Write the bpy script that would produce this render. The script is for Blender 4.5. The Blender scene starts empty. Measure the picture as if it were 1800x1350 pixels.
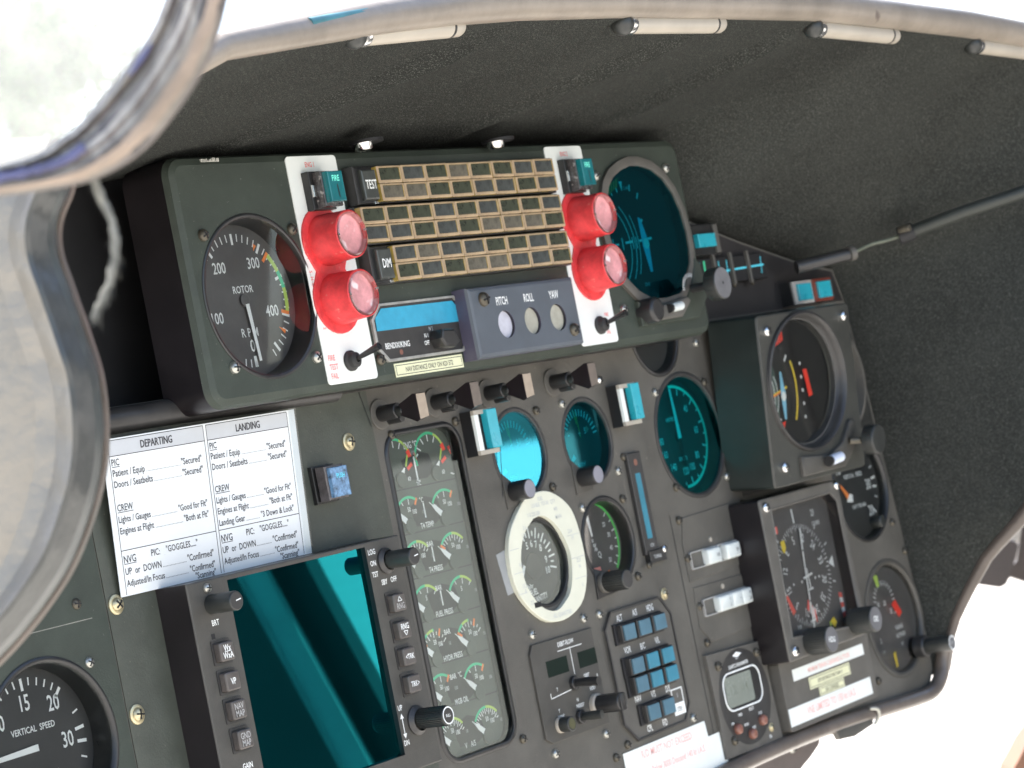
import bpy, bmesh, math, random
from mathutils import Vector, Matrix
random.seed(7)
PI = math.pi
rad = math.radians
S = bpy.context.scene
COL = S.collection

# ---------------------------------------------------------------- camera
# everything is measured in centimetres on the instrument panel: u = right, v = up,
# h = height above the panel towards the pilot.  world X = u, Z = v, Y = -h.
F = 4515.0; CX, CY = 900.0, 675.0
def _n(a): return a / a.length
cu = _n(Vector((3200, -535, F)))
cv = Vector((.197, 1, 0)); cv.z = -(cu.x*cv.x + cu.y*cv.y)/cu.z; cv = _n(cv)   # down
cn = cu.cross(cv)                                                              # into the panel
Z0 = 143.0
O = Vector((0, 0, Z0))
def cam2p(X):                       # camera-space point -> (u, v, h)
    d = X - O
    return (d.dot(cu), -d.dot(cv), -d.dot(cn))
def at(px, py, h=0.0):              # the point of the plane at height h seen at that place of the photo
    r = Vector(((px-CX)/F, (py-CY)/F, 1)); t = (O.dot(cn) - h)/r.dot(cn)
    p = cam2p(r*t); return (p[0], p[1], h)
def far(px, py, Z):                 # a point at distance Z along the view
    return cam2p(Vector(((px-CX)/F, (py-CY)/F, 1))*Z)
CM = 0.01
def w3(u, v, h): return Vector((u*CM, -h*CM, v*CM))

cam = bpy.data.cameras.new('camera'); co = bpy.data.objects.new('camera', cam); COL.objects.link(co)
cam.sensor_width = 36; cam.lens = F/1800*36; cam.clip_start = .02; cam.clip_end = 2000
Rm = Matrix(((cu.x, -cu.y, -cu.z), (cn.x, -cn.y, -cn.z), (-cv.x, cv.y, cv.z)))
cp = cam2p(Vector((0, 0, 0)))
co.matrix_world = Matrix.Translation(w3(*cp)) @ Rm.to_4x4()
cam.dof.use_dof = True; cam.dof.focus_distance = 1.19; cam.dof.aperture_fstop = 23
S.camera = co

# ---------------------------------------------------------------- light
SUN_EL, SUN_AZ = 58, 12     # the sun stands ahead of the nose, high
wd = bpy.data.worlds.new('World'); S.world = wd; wd.use_nodes = True
nt = wd.node_tree; bg = nt.nodes['Background']
sk = nt.nodes.new('ShaderNodeTexSky'); sk.sky_type = 'NISHITA'; sk.sun_disc = False
sk.sun_elevation = rad(SUN_EL); sk.sun_rotation = rad(SUN_AZ); sk.air_density = 1.0; sk.dust_density = 3.0; sk.ozone_density = 1.0
nt.links.new(sk.outputs[0], bg.inputs[0]); bg.inputs[1].default_value = .12
sl = bpy.data.lights.new('sun', 'SUN'); sl.energy = 4.0; sl.angle = rad(.5); sl.color = (1, .95, .87)
so = bpy.data.objects.new('sun', sl); COL.objects.link(so)
sd = Vector((math.sin(rad(SUN_AZ))*math.cos(rad(SUN_EL)), math.cos(rad(SUN_AZ))*math.cos(rad(SUN_EL)), math.sin(rad(SUN_EL))))
so.rotation_euler = sd.to_track_quat('Z', 'Y').to_euler(); so.location = (0, 0, 6)
S.view_settings.view_transform = 'Standard'; S.view_settings.look = 'None'
S.view_settings.gamma = 1; S.view_settings.use_curve_mapping = False
S.view_settings.exposure = 2.15
S.render.engine = 'CYCLES'
S.cycles.transparent_max_bounces = 16

# ---------------------------------------------------------------- materials
MC = {}
def M(name, col, rough=.5, metal=0.0, spec=.5, ns=0, na=0.0, bs=0, ba=0.0, coat=0.0, speck=None, emit=0, bd=.0006):
    if name in MC: return MC[name]
    m = bpy.data.materials.new(name); m.use_nodes = True; t = m.node_tree; p = t.nodes['Principled BSDF']
    p.inputs['Base Color'].default_value = (*col, 1); p.inputs['Roughness'].default_value = rough
    p.inputs['Metallic'].default_value = metal; p.inputs['Specular IOR Level'].default_value = spec
    p.inputs['Coat Weight'].default_value = coat; p.inputs['Coat Roughness'].default_value = .12
    tc = t.nodes.new('ShaderNodeTexCoord')
    out = None
    if ns:
        n1 = t.nodes.new('ShaderNodeTexNoise'); n1.inputs['Scale'].default_value = ns; n1.inputs['Detail'].default_value = 6
        n1.inputs['Roughness'].default_value = .65
        t.links.new(tc.outputs['Object'], n1.inputs['Vector'])
        r = t.nodes.new('ShaderNodeValToRGB'); r.color_ramp.elements[0].position = .3; r.color_ramp.elements[1].position = .7
        r.color_ramp.elements[0].color = (*[max(0, c*(1-na)) for c in col], 1)
        r.color_ramp.elements[1].color = (*[min(1, c*(1+na)) for c in col], 1)
        t.links.new(n1.outputs['Fac'], r.inputs[0]); out = r.outputs[0]
        mr = t.nodes.new('ShaderNodeMapRange'); mr.inputs[3].default_value = max(.02, rough-.1); mr.inputs[4].default_value = min(1, rough+.12)
        t.links.new(n1.outputs['Fac'], mr.inputs[0]); t.links.new(mr.outputs[0], p.inputs['Roughness'])
    if speck:                                   # (scale, threshold, colour): fine light specks of dust or fibre
        n2 = t.nodes.new('ShaderNodeTexNoise'); n2.inputs['Scale'].default_value = speck[0]; n2.inputs['Detail'].default_value = 2
        t.links.new(tc.outputs['Object'], n2.inputs['Vector'])
        r2 = t.nodes.new('ShaderNodeValToRGB'); r2.color_ramp.elements[0].position = speck[1]; r2.color_ramp.elements[1].position = min(1, speck[1]+.1)
        t.links.new(n2.outputs['Fac'], r2.inputs[0])
        mx = t.nodes.new('ShaderNodeMixRGB'); mx.inputs[1].default_value = (*col, 1); mx.inputs[2].default_value = (*speck[2], 1)
        if out: t.links.new(out, mx.inputs[1])
        t.links.new(r2.outputs[0], mx.inputs[0]); out = mx.outputs[0]
    if out: t.links.new(out, p.inputs['Base Color'])
    if bs:
        n3 = t.nodes.new('ShaderNodeTexNoise'); n3.inputs['Scale'].default_value = bs; n3.inputs['Detail'].default_value = 4
        t.links.new(tc.outputs['Object'], n3.inputs['Vector'])
        b = t.nodes.new('ShaderNodeBump'); b.inputs['Strength'].default_value = ba; b.inputs['Distance'].default_value = bd
        t.links.new(n3.outputs['Fac'], b.inputs['Height']); t.links.new(b.outputs[0], p.inputs['Normal'])
    if emit:
        p.inputs['Emission Color'].default_value = (*col, 1); p.inputs['Emission Strength'].default_value = emit
    MC[name] = m; return m
def glass(name, tint=(1, 1, 1), refl=(1, 1, 1), ior=1.5, add=0.0, rough=.02):
    m = bpy.data.materials.new(name); m.use_nodes = True; t = m.node_tree
    for n in list(t.nodes):
        if n.type != 'OUTPUT_MATERIAL': t.nodes.remove(n)
    o = [n for n in t.nodes][0]
    tr = t.nodes.new('ShaderNodeBsdfTransparent'); tr.inputs[0].default_value = (*tint, 1)
    gl = t.nodes.new('ShaderNodeBsdfGlossy'); gl.inputs[0].default_value = (*refl, 1); gl.inputs['Roughness'].default_value = rough
    fr = t.nodes.new('ShaderNodeFresnel'); fr.inputs[0].default_value = ior
    ad = t.nodes.new('ShaderNodeMath'); ad.operation = 'ADD'; ad.inputs[1].default_value = add; ad.use_clamp = True
    mx = t.nodes.new('ShaderNodeMixShader')
    t.links.new(fr.outputs[0], ad.inputs[0]); t.links.new(ad.outputs[0], mx.inputs[0])
    t.links.new(tr.outputs[0], mx.inputs[1]); t.links.new(gl.outputs[0], mx.inputs[2]); t.links.new(mx.outputs[0], o.inputs[0])
    MC[name] = m; return m
PAINT = M('panel_paint', (.082, .077, .066), .48, ns=22, na=.26, bs=900, ba=.3, speck=(420, .70, (.17, .16, .13)))
PAINT2 = M('green_black_paint', (.034, .043, .034), .48, spec=.35, ns=50, na=.2, bs=1200, ba=.2, speck=(480, .71, (.11, .12, .10)))
BLACK = M('black_plastic', (.018, .018, .018), .3, ns=80, na=.3, speck=(900, .76, (.1, .1, .1)))
SATIN = M('satin_black', (.03, .029, .028), .4, ns=70, na=.3)
DEEP = M('deep_black', (.006, .006, .007), .6, ns=20, na=.4)
SIDE = M('side_black', (.010, .008, .009), .35, ns=30, na=.3)
FELT = M('flocked_felt', (.022, .0235, .0215), .95, spec=.12, ns=7, na=.35, bs=1500, ba=1.0, speck=(1600, .55, (.085, .09, .08)))
TRIM = M('worn_trim', (.22, .19, .155), .38, ns=25, na=.22, bs=120, ba=.5, speck=(60, .72, (.08, .06, .05)))
TRIMTEAL = M('teal_grey_trim', (.10, .16, .17), .4, ns=40, na=.3)
WHITE = M('white_plate', (.70, .73, .70), .45, ns=40, na=.04)
PAPER = M('laminated_paper', (.68, .71, .72), .3, ns=30, na=.03, coat=.3)
GREYP = M('grey_header', (.46, .48, .50), .4, ns=60, na=.05)
INK = M('black_ink', (.03, .03, .035), .5, ns=50, na=.1)
REDINK = M('red_ink', (.75, .10, .09), .5, ns=50, na=.1)
FADERED = M('faded_red_ink', (.80, .42, .38), .5, ns=300, na=.2)
CREAM = M('cream_label', (.66, .66, .44), .5, ns=60, na=.06)
MARK = M('white_marking', (.78, .80, .78), .5, ns=60, na=.04)
DIM = M('dim_marking', (.40, .42, .42), .5, ns=200, na=.2)
DIAL = M('dial_black', (.030, .030, .030), .45, ns=40, na=.2)
DIALG = M('dial_grey_glare', (.095, .09, .087), .35, ns=40, na=.2)  # greyed so the dial colour carries the sky reflection of the glass
DIALO = M('dial_olive_glare', (.085, .098, .082), .5, ns=30, na=.2)  # milky green reflection of the cover glass put into the dial colour
ORANGE = M('orange_marking', (.85, .24, .05), .5, ns=50, na=.05)
REDM = M('red_marking', (.85, .055, .03), .5, ns=50, na=.05)
GREEN = M('green_marking', (.05, .55, .28), .5, ns=50, na=.05)
LIME = M('lime_marking', (.45, .62, .12), .5, ns=50, na=.05)
YELL = M('yellow_marking', (.80, .60, .05), .5, ns=50, na=.05)
TEALM = M('teal_marking', (.2, .95, .75), .5, ns=50, na=.05)
CYANM = M('cyan_marking', (.10, .65, .80), .5, ns=50, na=.05)
SKYB = M('pale_blue', (.25, .55, .72), .5, ns=50, na=.1)
RED = M('red_plastic', (.60, .040, .045), .5, ns=110, na=.3, bs=500, ba=.25, speck=(260, .68, (.60, .16, .14)))
LENS = M('dusty_pink_lens', (.60, .27, .28), .55, ns=70, na=.35, speck=(120, .6, (.75, .62, .62)))
CLEARR = glass('clear_rim', (.95, .9, .88), (1, 1, 1), 1.45, .05)
AMBER = M('amber_plastic', (.37, .27, .165), .35, ns=90, na=.3, coat=.4)
AMBERL = M('amber_edge', (.42, .31, .08), .25, ns=90, na=.35, coat=.5)
CAPS = [M('dark_lens_%s' % k, c, .22, ns=140, na=.5, coat=.3) for k, c in
        (('olive', (.045, .052, .034)), ('grey', (.06, .066, .062)), ('dusty', (.12, .11, .085)))]
SLATE = M('slate_grey_paint', (.075, .088, .105), .45, ns=60, na=.12)
SLATEP = M('slate_violet_paint', (.07, .065, .10), .45, ns=60, na=.12)
BONE = M('bone_face', (.34, .33, .27), .5, ns=90, na=.25)
PEARL = M('pearl_face', (.50, .50, .56), .3, ns=60, na=.2)
SCREW = M('steel_screw', (.42, .42, .38), .35, .8, ns=200, na=.3)
BRASS = M('brass_screw', (.50, .44, .28), .35, .7, ns=200, na=.3)
DSCREW = M('dark_screw', (.09, .08, .06), .45, .5, ns=200, na=.4)
CHROME = M('bright_metal', (.7, .7, .68), .2, 1.0, ns=100, na=.2)
CYANB = M('cyan_filter_button', (.02, .34, .42), .28, ns=60, na=.1, coat=.5)
CYAND = M('dull_blue_button', (.055, .135, .185), .35, ns=90, na=.15, coat=.2)
CYANV = M('vivid_blue_button', (.025, .18, .26), .3, ns=90, na=.12, coat=.3)
DISPB = M('blue_display', (.03, .30, .46), .4, ns=200, na=.1)
TEALG = M('dark_teal_filter', (.008, .14, .16), .15, ns=60, na=.2, coat=.5)
TAN = M('tan_engraved', (.33, .265, .20), .5, ns=200, na=.15)
PURP = M('dark_plum_plastic', (.011, .007, .009), .35, ns=60, na=.3, coat=.1)
KNOBG = M('grey_knob_face', (.12, .12, .125), .4, ns=90, na=.2)
KNOBD = M('dark_knob', (.022, .024, .022), .38, ns=90, na=.3)
RUBBER = M('black_rubber', (.02, .02, .02), .7, ns=90, na=.3)
BUTTON = M('brown_button', (.20, .085, .06), .35, ns=90, na=.2)
KEYC = M('grey_key', (.075, .066, .06), .35, ns=120, na=.3)
LCD = M('lcd_grey', (.19, .21, .18), .25, ns=60, na=.08)
PLATED = M('dark_plate', (.055, .052, .045), .5, ns=60, na=.2, bs=900, ba=.2)
PLATE = M('grey_plate', (.085, .080, .070), .5, ns=60, na=.2, bs=900, ba=.2)
ROCK = M('white_rocker', (.58, .62, .60), .25, ns=50, na=.05, coat=.4)
ENAMEL = M('cream_enamel', (.36, .325, .27), .38, ns=40, na=.08)
HORNG = M('gyro_black', (.010, .009, .009), .5, ns=40, na=.2)
GLASS = glass('clear_cover_glass', (.97, .98, .97), (.9, 1, .96), 1.5, .0)
GLASS2 = glass('glossy_cover_glass', (.95, .96, .95), (1, .96, .92), 1.5, .02)
NVG = glass('teal_filter_glass', (.08, .75, .85), (.10, .74, 1), 1.5, .34, .03)
NVGD = glass('deep_teal_filter_glass', (.05, .60, .68), (.15, .80, .95), 1.5, .05, .03)
NVGT = glass('tall_teal_filter_glass', (.07, .80, .84), (.15, .85, .95), 1.5, .10, .03)
SCREENG = glass('radar_screen_glass', (.02, .22, .24), (.025, .52, .60), 1.6, .22, .015)
PANE = glass('window_pane', (.97, .99, .97), (1, 1, 1), 1.5, 0, .0)
def dusty(m):        # a film of dust on the window that catches the daylight
    t = m.node_tree; o = [n for n in t.nodes if n.type == 'OUTPUT_MATERIAL'][0]; src = o.inputs[0].links[0].from_socket
    tl = t.nodes.new('ShaderNodeBsdfTranslucent'); tl.inputs[0].default_value = (.9, .9, .88, 1); mx = t.nodes.new('ShaderNodeMixShader')
    nz = t.nodes.new('ShaderNodeTexNoise'); nz.inputs['Scale'].default_value = 5; mr = t.nodes.new('ShaderNodeMapRange'); mr.inputs[3].default_value = .15; mr.inputs[4].default_value = .27
    t.links.new(nz.outputs['Fac'], mr.inputs[0]); t.links.new(mr.outputs[0], mx.inputs[0]); t.links.new(src, mx.inputs[1]); t.links.new(tl.outputs[0], mx.inputs[2]); t.links.new(mx.outputs[0], o.inputs[0])
dusty(PANE)

# ---------------------------------------------------------------- mesh building
class MB:
    def __init__(s): s.v = []; s.f = []; s.m = []; s.mats = []; s.T = None
    def add(s, vs, fs, mat):
        if mat not in s.mats: s.mats.append(mat)
        k = len(s.v); i = s.mats.index(mat)
        for p in vs:
            p = Vector(p)
            if s.T: p = s.T @ p
            s.v.append(p)
        for f in fs: s.f.append([q+k for q in f]); s.m.append(i)
        return s
    def prism(s, pts, z0, z1, mat, bev=0, side=None, bottom=False):
        n = len(pts); a = sum(pts[i][0]*pts[(i+1) % n][1]-pts[(i+1) % n][0]*pts[i][1] for i in range(n))
        if a < 0: pts = pts[::-1]
        vs = [(x, y, z0) for x, y in pts]; fs = []; sf = []
        if bev: vs += [(x, y, z1-bev) for x, y in pts] + [(x, y, z1-bev*.3) for x, y in inset(pts, bev*.3)] + [(x, y, z1) for x, y in inset(pts, bev)]; L = 3
        else: vs += [(x, y, z1) for x, y in pts]; L = 1
        for l in range(L):
            for i in range(n):
                j = (i+1) % n; sf.append([l*n+i, l*n+j, (l+1)*n+j, (l+1)*n+i])
        fs = [[L*n+i for i in range(n)]]
        if bottom: fs.append([i for i in range(n)][::-1])
        if side: s.add(vs, sf[:n], side); s.add(vs, sf[n:]+fs, mat)
        else: s.add(vs, sf+fs, mat)
        return s
    def box(s, x0, x1, y0, y1, z0, z1, mat, bev=0, side=None): return s.prism([(x0, y0), (x1, y0), (x1, y1), (x0, y1)], z0, z1, mat, bev, side)
    def holed(s, outer, holes, z0, z1, mat, side=None, bev=0):
        bm = bmesh.new(); es = []
        for lp in [inset(ccw(outer), bev) if bev else outer]+holes:
            vv = [bm.verts.new((x, y, z1)) for x, y in lp]
            for i in range(len(vv)): es.append(bm.edges.new((vv[i], vv[(i+1) % len(vv)])))
        bmesh.ops.triangle_fill(bm, use_beauty=True, use_dissolve=False, edges=es, normal=(0, 0, 1))
        bm.verts.index_update()
        s.add([v.co.copy() for v in bm.verts], [[v.index for v in (f.verts if f.normal.z > 0 else reversed(f.verts))] for f in bm.faces], mat); bm.free()
        o = ccw(outer); n = len(o)
        if bev:
            a = inset(o, bev); b = inset(o, bev*.3)
            vs = [(x, y, z1) for x, y in a]+[(x, y, z1-bev*.3) for x, y in b]+[(x, y, z1-bev) for x, y in o]
            s.add(vs, [[i+l*n, i+n+l*n, (i+1) % n+n+l*n, (i+1) % n+l*n] for l in range(2) for i in range(n)], mat)
        s.add([(x, y, z0) for x, y in o]+[(x, y, z1-bev) for x, y in o], [[i, (i+1) % n, n+(i+1) % n, n+i] for i in range(n)], side or mat)
        for lp in holes:
            o = ccw(lp)[::-1]; n = len(o)
            s.add([(x, y, z0) for x, y in o]+[(x, y, z1) for x, y in o], [[i, (i+1) % n, n+(i+1) % n, n+i] for i in range(n)], side or mat)
        return s
    def lathe(s, prof, cx, cy, mat, seg=48):
        vs = []; fs = []
        for r, z in prof:
            for i in range(seg):
                a = 2*PI*i/seg; vs.append((cx+r*math.cos(a), cy+r*math.sin(a), z))
        for k in range(len(prof)-1):
            for i in range(seg):
                j = (i+1) % seg; fs.append([k*seg+i, k*seg+j, (k+1)*seg+j, (k+1)*seg+i][::-1] if 0 else [k*seg+i, k*seg+j, (k+1)*seg+j, (k+1)*seg+i])
        return s.add(vs, fs, mat)
    def disc(s, cx, cy, r, z, mat, seg=48): return s.add([(cx+r*math.cos(2*PI*i/seg), cy+r*math.sin(2*PI*i/seg), z) for i in range(seg)], [list(range(seg))], mat)
    def cyl(s, cx, cy, r, z0, z1, mat, bev=.04, seg=32, top=None):
        s.lathe([(r, z0), (r, z1-bev), (r-bev*.3, z1-bev*.3), (r-bev, z1)], cx, cy, mat, seg); return s.disc(cx, cy, r-bev, z1, top or mat, seg)
    def band(s, cx, cy, r0, r1, a0, a1, z, mat, seg=None):
        seg = seg or max(3, int(abs(a1-a0)/4)); vs = []; fs = []
        for i in range(seg+1):
            a = rad(a0+(a1-a0)*i/seg); c, d = math.cos(a), math.sin(a)
            vs += [(cx+r0*c, cy+r0*d, z), (cx+r1*c, cy+r1*d, z)]
        for i in range(seg):
            f = [2*i, 2*i+1, 2*i+3, 2*i+2]; fs.append(f if a1 > a0 else f[::-1])
        return s.add(vs, fs, mat)
    def tick(s, cx, cy, a, r0, r1, wd, z, mat, w2=None):
        a = rad(a); d = Vector((math.cos(a), math.sin(a))); p = Vector((-d.y, d.x)); c = Vector((cx, cy)); w2 = wd if w2 is None else w2
        q = [c+d*r0-p*wd/2, c+d*r1-p*w2/2, c+d*r1+p*w2/2, c+d*r0+p*wd/2]
        return s.add([(x.x, x.y, z) for x in q], [[0, 1, 2, 3]], mat)
    def line(s, x0, y0, x1, y1, wd, z, mat):
        d = Vector((x1-x0, y1-y0)); L = d.length; return s.tick(x0, y0, math.degrees(math.atan2(d.y, d.x)), 0, L, wd, z, mat)
    def poly(s, pts, z, mat): return s.add([(x, y, z) for x, y in ccw(pts)], [list(range(len(pts)))], mat)
    def rect(s, x0, x1, y0, y1, z, mat): return s.poly([(x0, y0), (x1, y0), (x1, y1), (x0, y1)], z, mat)
    def tube(s, path, r, mat, seg=16, caps=True):
        P = [Vector(p) for p in path]; n = len(P); R = r if isinstance(r, (list, tuple)) else [r]*n
        vs = []; fs = []; up = None
        for i in range(n):
            t = (P[min(i+1, n-1)]-P[max(i-1, 0)]).normalized()
            if up is None: up = t.orthogonal().normalized()
            up = (up-t*up.dot(t)).normalized(); b = t.cross(up)
            for k in range(seg):
                a = 2*PI*k/seg; vs.append(P[i]+(up*math.cos(a)+b*math.sin(a))*R[i])
        for i in range(n-1):
            for k in range(seg):
                j = (k+1) % seg; fs.append([i*seg+k, i*seg+j, (i+1)*seg+j, (i+1)*seg+k])
        if caps: fs += [list(range(seg))[::-1], [(n-1)*seg+k for k in range(seg)]]
        return s.add(vs, fs, mat)
    def grid(s, rows, mat, colmat=None):
        n = len(rows[0]); vs = [p for r in rows for p in r]
        for j in range(n-1):
            s_ = [[i*n+j, i*n+j+1, (i+1)*n+j+1, (i+1)*n+j] for i in range(len(rows)-1)]
            if colmat: s.add(vs, s_, colmat[j])
            elif j == 0: al = list(s_)
            else: al += s_
        if not colmat: s.add(vs, al, mat)
        return s
    def text(s, str_, x, y, size, z, mat, al='C', ang=0, xs=.85):
        V, Fc = glyphs(str_); 
        if not V: return s
        x0 = min(p[0] for p in V); x1 = max(p[0] for p in V); ox = {'C': (x0+x1)/2, 'L': x0, 'R': x1}[al]
        c, d = math.cos(rad(ang)), math.sin(rad(ang)); vs = []
        for p in V:
            a = (p[0]-ox)*size*xs; b = (p[1]-.36)*size
            vs.append((x+a*c-b*d, y+a*d+b*c, z))
        return s.add(vs, Fc, mat)
GC = {}
def glyphs(t):
    if t not in GC:
        c = bpy.data.curves.new('t', 'FONT'); c.body = t; c.size = 1; c.resolution_u = 2; c.offset = .012
        o = bpy.data.objects.new('t', c); me = bpy.data.meshes.new_from_object(o)
        GC[t] = ([tuple(v.co) for v in me.vertices], [list(p.vertices) for p in me.polygons])
        bpy.data.objects.remove(o); bpy.data.curves.remove(c); bpy.data.meshes.remove(me)
    return GC[t]
def ccw(p):
    n = len(p); a = sum(p[i][0]*p[(i+1) % n][1]-p[(i+1) % n][0]*p[i][1] for i in range(n)); return list(p) if a > 0 else list(p)[::-1]
def inset(p, d):
    n = len(p); out = []
    for i in range(n):
        a, b, c = Vector(p[i-1][:2]), Vector(p[i][:2]), Vector(p[(i+1) % n][:2])
        e1 = (b-a).normalized(); e2 = (c-b).normalized(); n1 = Vector((-e1.y, e1.x)); n2 = Vector((-e2.y, e2.x))
        m = (n1+n2); m = m/max(.3, m.dot(n1)) if m.length > 1e-6 else n1
        q = b+m*d; out.append((q.x, q.y))
    return out
def rr(x0, x1, y0, y1, r, seg=6):
    o = []
    for cx, cy, a in ((x1-r, y1-r, 0), (x0+r, y1-r, 90), (x0+r, y0+r, 180), (x1-r, y0+r, 270)):
        for i in range(seg+1): t = rad(a+90*i/seg); o.append((cx+r*math.cos(t), cy+r*math.sin(t)))
    return o
def circ(cx, cy, r, seg=56, a0=0): return [(cx+r*math.cos(2*PI*i/seg), cy+r*math.sin(2*PI*i/seg)) for i in range(seg)]
def smooth(pts, k=6):
    P = [Vector(p) for p in pts]; o = []
    for i in range(len(P)-1):
        a, b, c, d = P[max(i-1, 0)], P[i], P[i+1], P[min(i+2, len(P)-1)]
        for j in range(k):
            t = j/k; o.append(.5*((2*b)+(c-a)*t+(2*a-5*b+4*c-d)*t*t+(3*b-a-3*c+d)*t**3))
    o.append(P[-1]); return o
BASE = {}
def mesh_of(name, mb, base, sm=23):
    me = bpy.data.meshes.new(name)
    B = Vector(base)
    me.from_pydata([((p.x-B.x)*CM, (p.y-B.y)*CM, (p.z-B.z)*CM) for p in mb.v], [], mb.f)
    for m in mb.mats: me.materials.append(m)
    me.polygons.foreach_set('material_index', mb.m); me.update()
    if sm: me.polygons.foreach_set('use_smooth', [True]*len(me.polygons)); me.set_sharp_from_angle(angle=rad(sm))
    return me
def props(o, label, cat, group=None, kind=None):
    if label: o['label'] = label
    if cat: o['category'] = cat
    if group: o['group'] = group
    if kind: o['kind'] = kind
    return o
def thing(name, label, cat, u, v, h=0, group=None):
    o = bpy.data.objects.new(name, None); COL.objects.link(o); o.empty_display_size = .01
    o.location = w3(u, v, h); o.rotation_euler = (PI/2, 0, 0); BASE[o.name] = (u, v, h)
    return props(o, label, cat, group)
def part(name, mb, parent, root=None, label=None, sm=23):
    b = BASE[(root or parent).name]; o = bpy.data.objects.new(name, mesh_of(name, mb, b, sm)); COL.objects.link(o); o.parent = parent
    if label: o['label'] = label
    BASE[o.name] = b; return o
def single(name, mb, label, cat, u, v, h=0, group=None, kind=None, sm=23):
    o = bpy.data.objects.new(name, mesh_of(name, mb, (u, v, h), sm)); COL.objects.link(o)
    o.location = w3(u, v, h); o.rotation_euler = (PI/2, 0, 0); return props(o, label, cat, group, kind)
SM = {}
def screw_mesh(kind):
    if kind in SM: return SM[kind]
    m = MB(); a = {'steel': SCREW, 'brass': BRASS, 'dark': DSCREW, 'bright': CHROME}[kind]
    if kind == 'brass': m.lathe([(.40, 0), (.40, .06), (.34, .09), (.28, .09)], 0, 0, a, 20)
    r = .28
    m.lathe([(r, 0), (r, .10), (r*.9, .17), (r*.6, .23), (r*.25, .255), (.001, .26)], 0, 0, a, 20)
    for an in (20, 110): 
        m.add([(math.cos(rad(an))*x-math.sin(rad(an))*y, math.sin(rad(an))*x+math.cos(rad(an))*y, z) for x, y, z in
               ((-.2, -.035, .225), (.2, -.035, .225), (.2, .035, .225), (-.2, .035, .225), (-.2, -.035, .262), (.2, -.035, .262), (.2, .035, .262), (-.2, .035, .262))],
              [[4, 5, 6, 7], [0, 1, 5, 4], [1, 2, 6, 5], [2, 3, 7, 6], [3, 0, 4, 7]], DEEP)
    SM[kind] = mesh_of('screw', m, (0, 0, 0), 50); return SM[kind]
def screw(parent, u, v, h=0, kind='steel', s=1.0):
    o = bpy.data.objects.new('screw', screw_mesh(kind)); COL.objects.link(o); o.parent = parent
    b = BASE[parent.name]; o.location = ((u-b[0])*CM, (v-b[1])*CM, (h-b[2])*CM); o.rotation_euler = (0, 0, random.uniform(0, 3)); o.scale = (s, s, s); return o

# ================================================================ the setting outside
def plain(name, verts, faces, mats, kind=None, sm=None):
    me = bpy.data.meshes.new(name); me.from_pydata(verts, [], faces)
    for m in mats: me.materials.append(m)
    o = bpy.data.objects.new(name, me); COL.objects.link(o)
    if kind: o['kind'] = kind
    return o
APRON = M('sunlit_concrete', (.43, .41, .375), .9, ns=.7, na=.12, bs=8, ba=.2)
g = plain('ground', [(-600, -600, -1.7), (600, -600, -1.7), (600, 600, -1.7), (-600, 600, -1.7)], [(0, 1, 2, 3)], [APRON], 'structure')
LEAF = M('leaf_green', (.07, .13, .045), .7, ns=4, na=.5)
BARK = M('bark', (.12, .09, .07), .8, ns=8, na=.3)
def tree(px, py, dist, hgt, cr, label):
    p = far(px, py, dist*100); base = Vector((p[0]*CM, -p[2]*CM, -1.7))
    e = bpy.data.objects.new('tree', None); COL.objects.link(e); e.location = base; props(e, label, 'tree', 'trees beyond the windscreen')
    m = MB(); m.tube([(0, 0, 0), (10, 5, hgt*30), (0, 20, hgt*60), (20, 10, hgt*90)], [22, 17, 11, 4], BARK, 10)
    for k in range(9):
        a = random.uniform(0, 6.28); z = hgt*random.uniform(35, 75); q = (math.cos(a)*cr*60, math.sin(a)*cr*60, z+cr*40)
        m.tube([(5, 5, z), (q[0]*.5, q[1]*.5, z+cr*15), q], [8, 5, 2], BARK, 6)
    me = mesh_of('trunk', m, (0, 0, 0)); t = bpy.data.objects.new('trunk', me); COL.objects.link(t); t.parent = e
    m = MB(); vs = []; fs = []
    cl = [(random.gauss(0, cr*.45), random.gauss(0, cr*.45), hgt*.72+random.gauss(0, cr*.45)) for _ in range(26)]
    for k in range(9000):
        c = random.choice(cl); q = Vector(c)+Vector([random.gauss(0, cr*.2) for _ in range(3)]); s = random.uniform(.07, .16)
        a = Vector([random.gauss(0, 1) for _ in range(3)]).normalized()*s; b = a.cross(Vector([random.gauss(0, 1) for _ in range(3)])).normalized()*s*.6
        n = len(vs); vs += [(q+a)*100, (q+b)*100, (q-a)*100, (q-b)*100]; fs.append([n, n+1, n+2, n+3])
    m.add(vs, fs, LEAF); c = bpy.data.objects.new('crown', mesh_of('crown', m, (0, 0, 0), 0)); COL.objects.link(c); c.parent = e
tree(10, 20, 60, 17, 2.2, 'round leafy green tree seen blurred through the window at upper left')
tree(-330, 120, 64, 18, 3.0, 'tall leafy green tree half outside the upper left corner')

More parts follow.
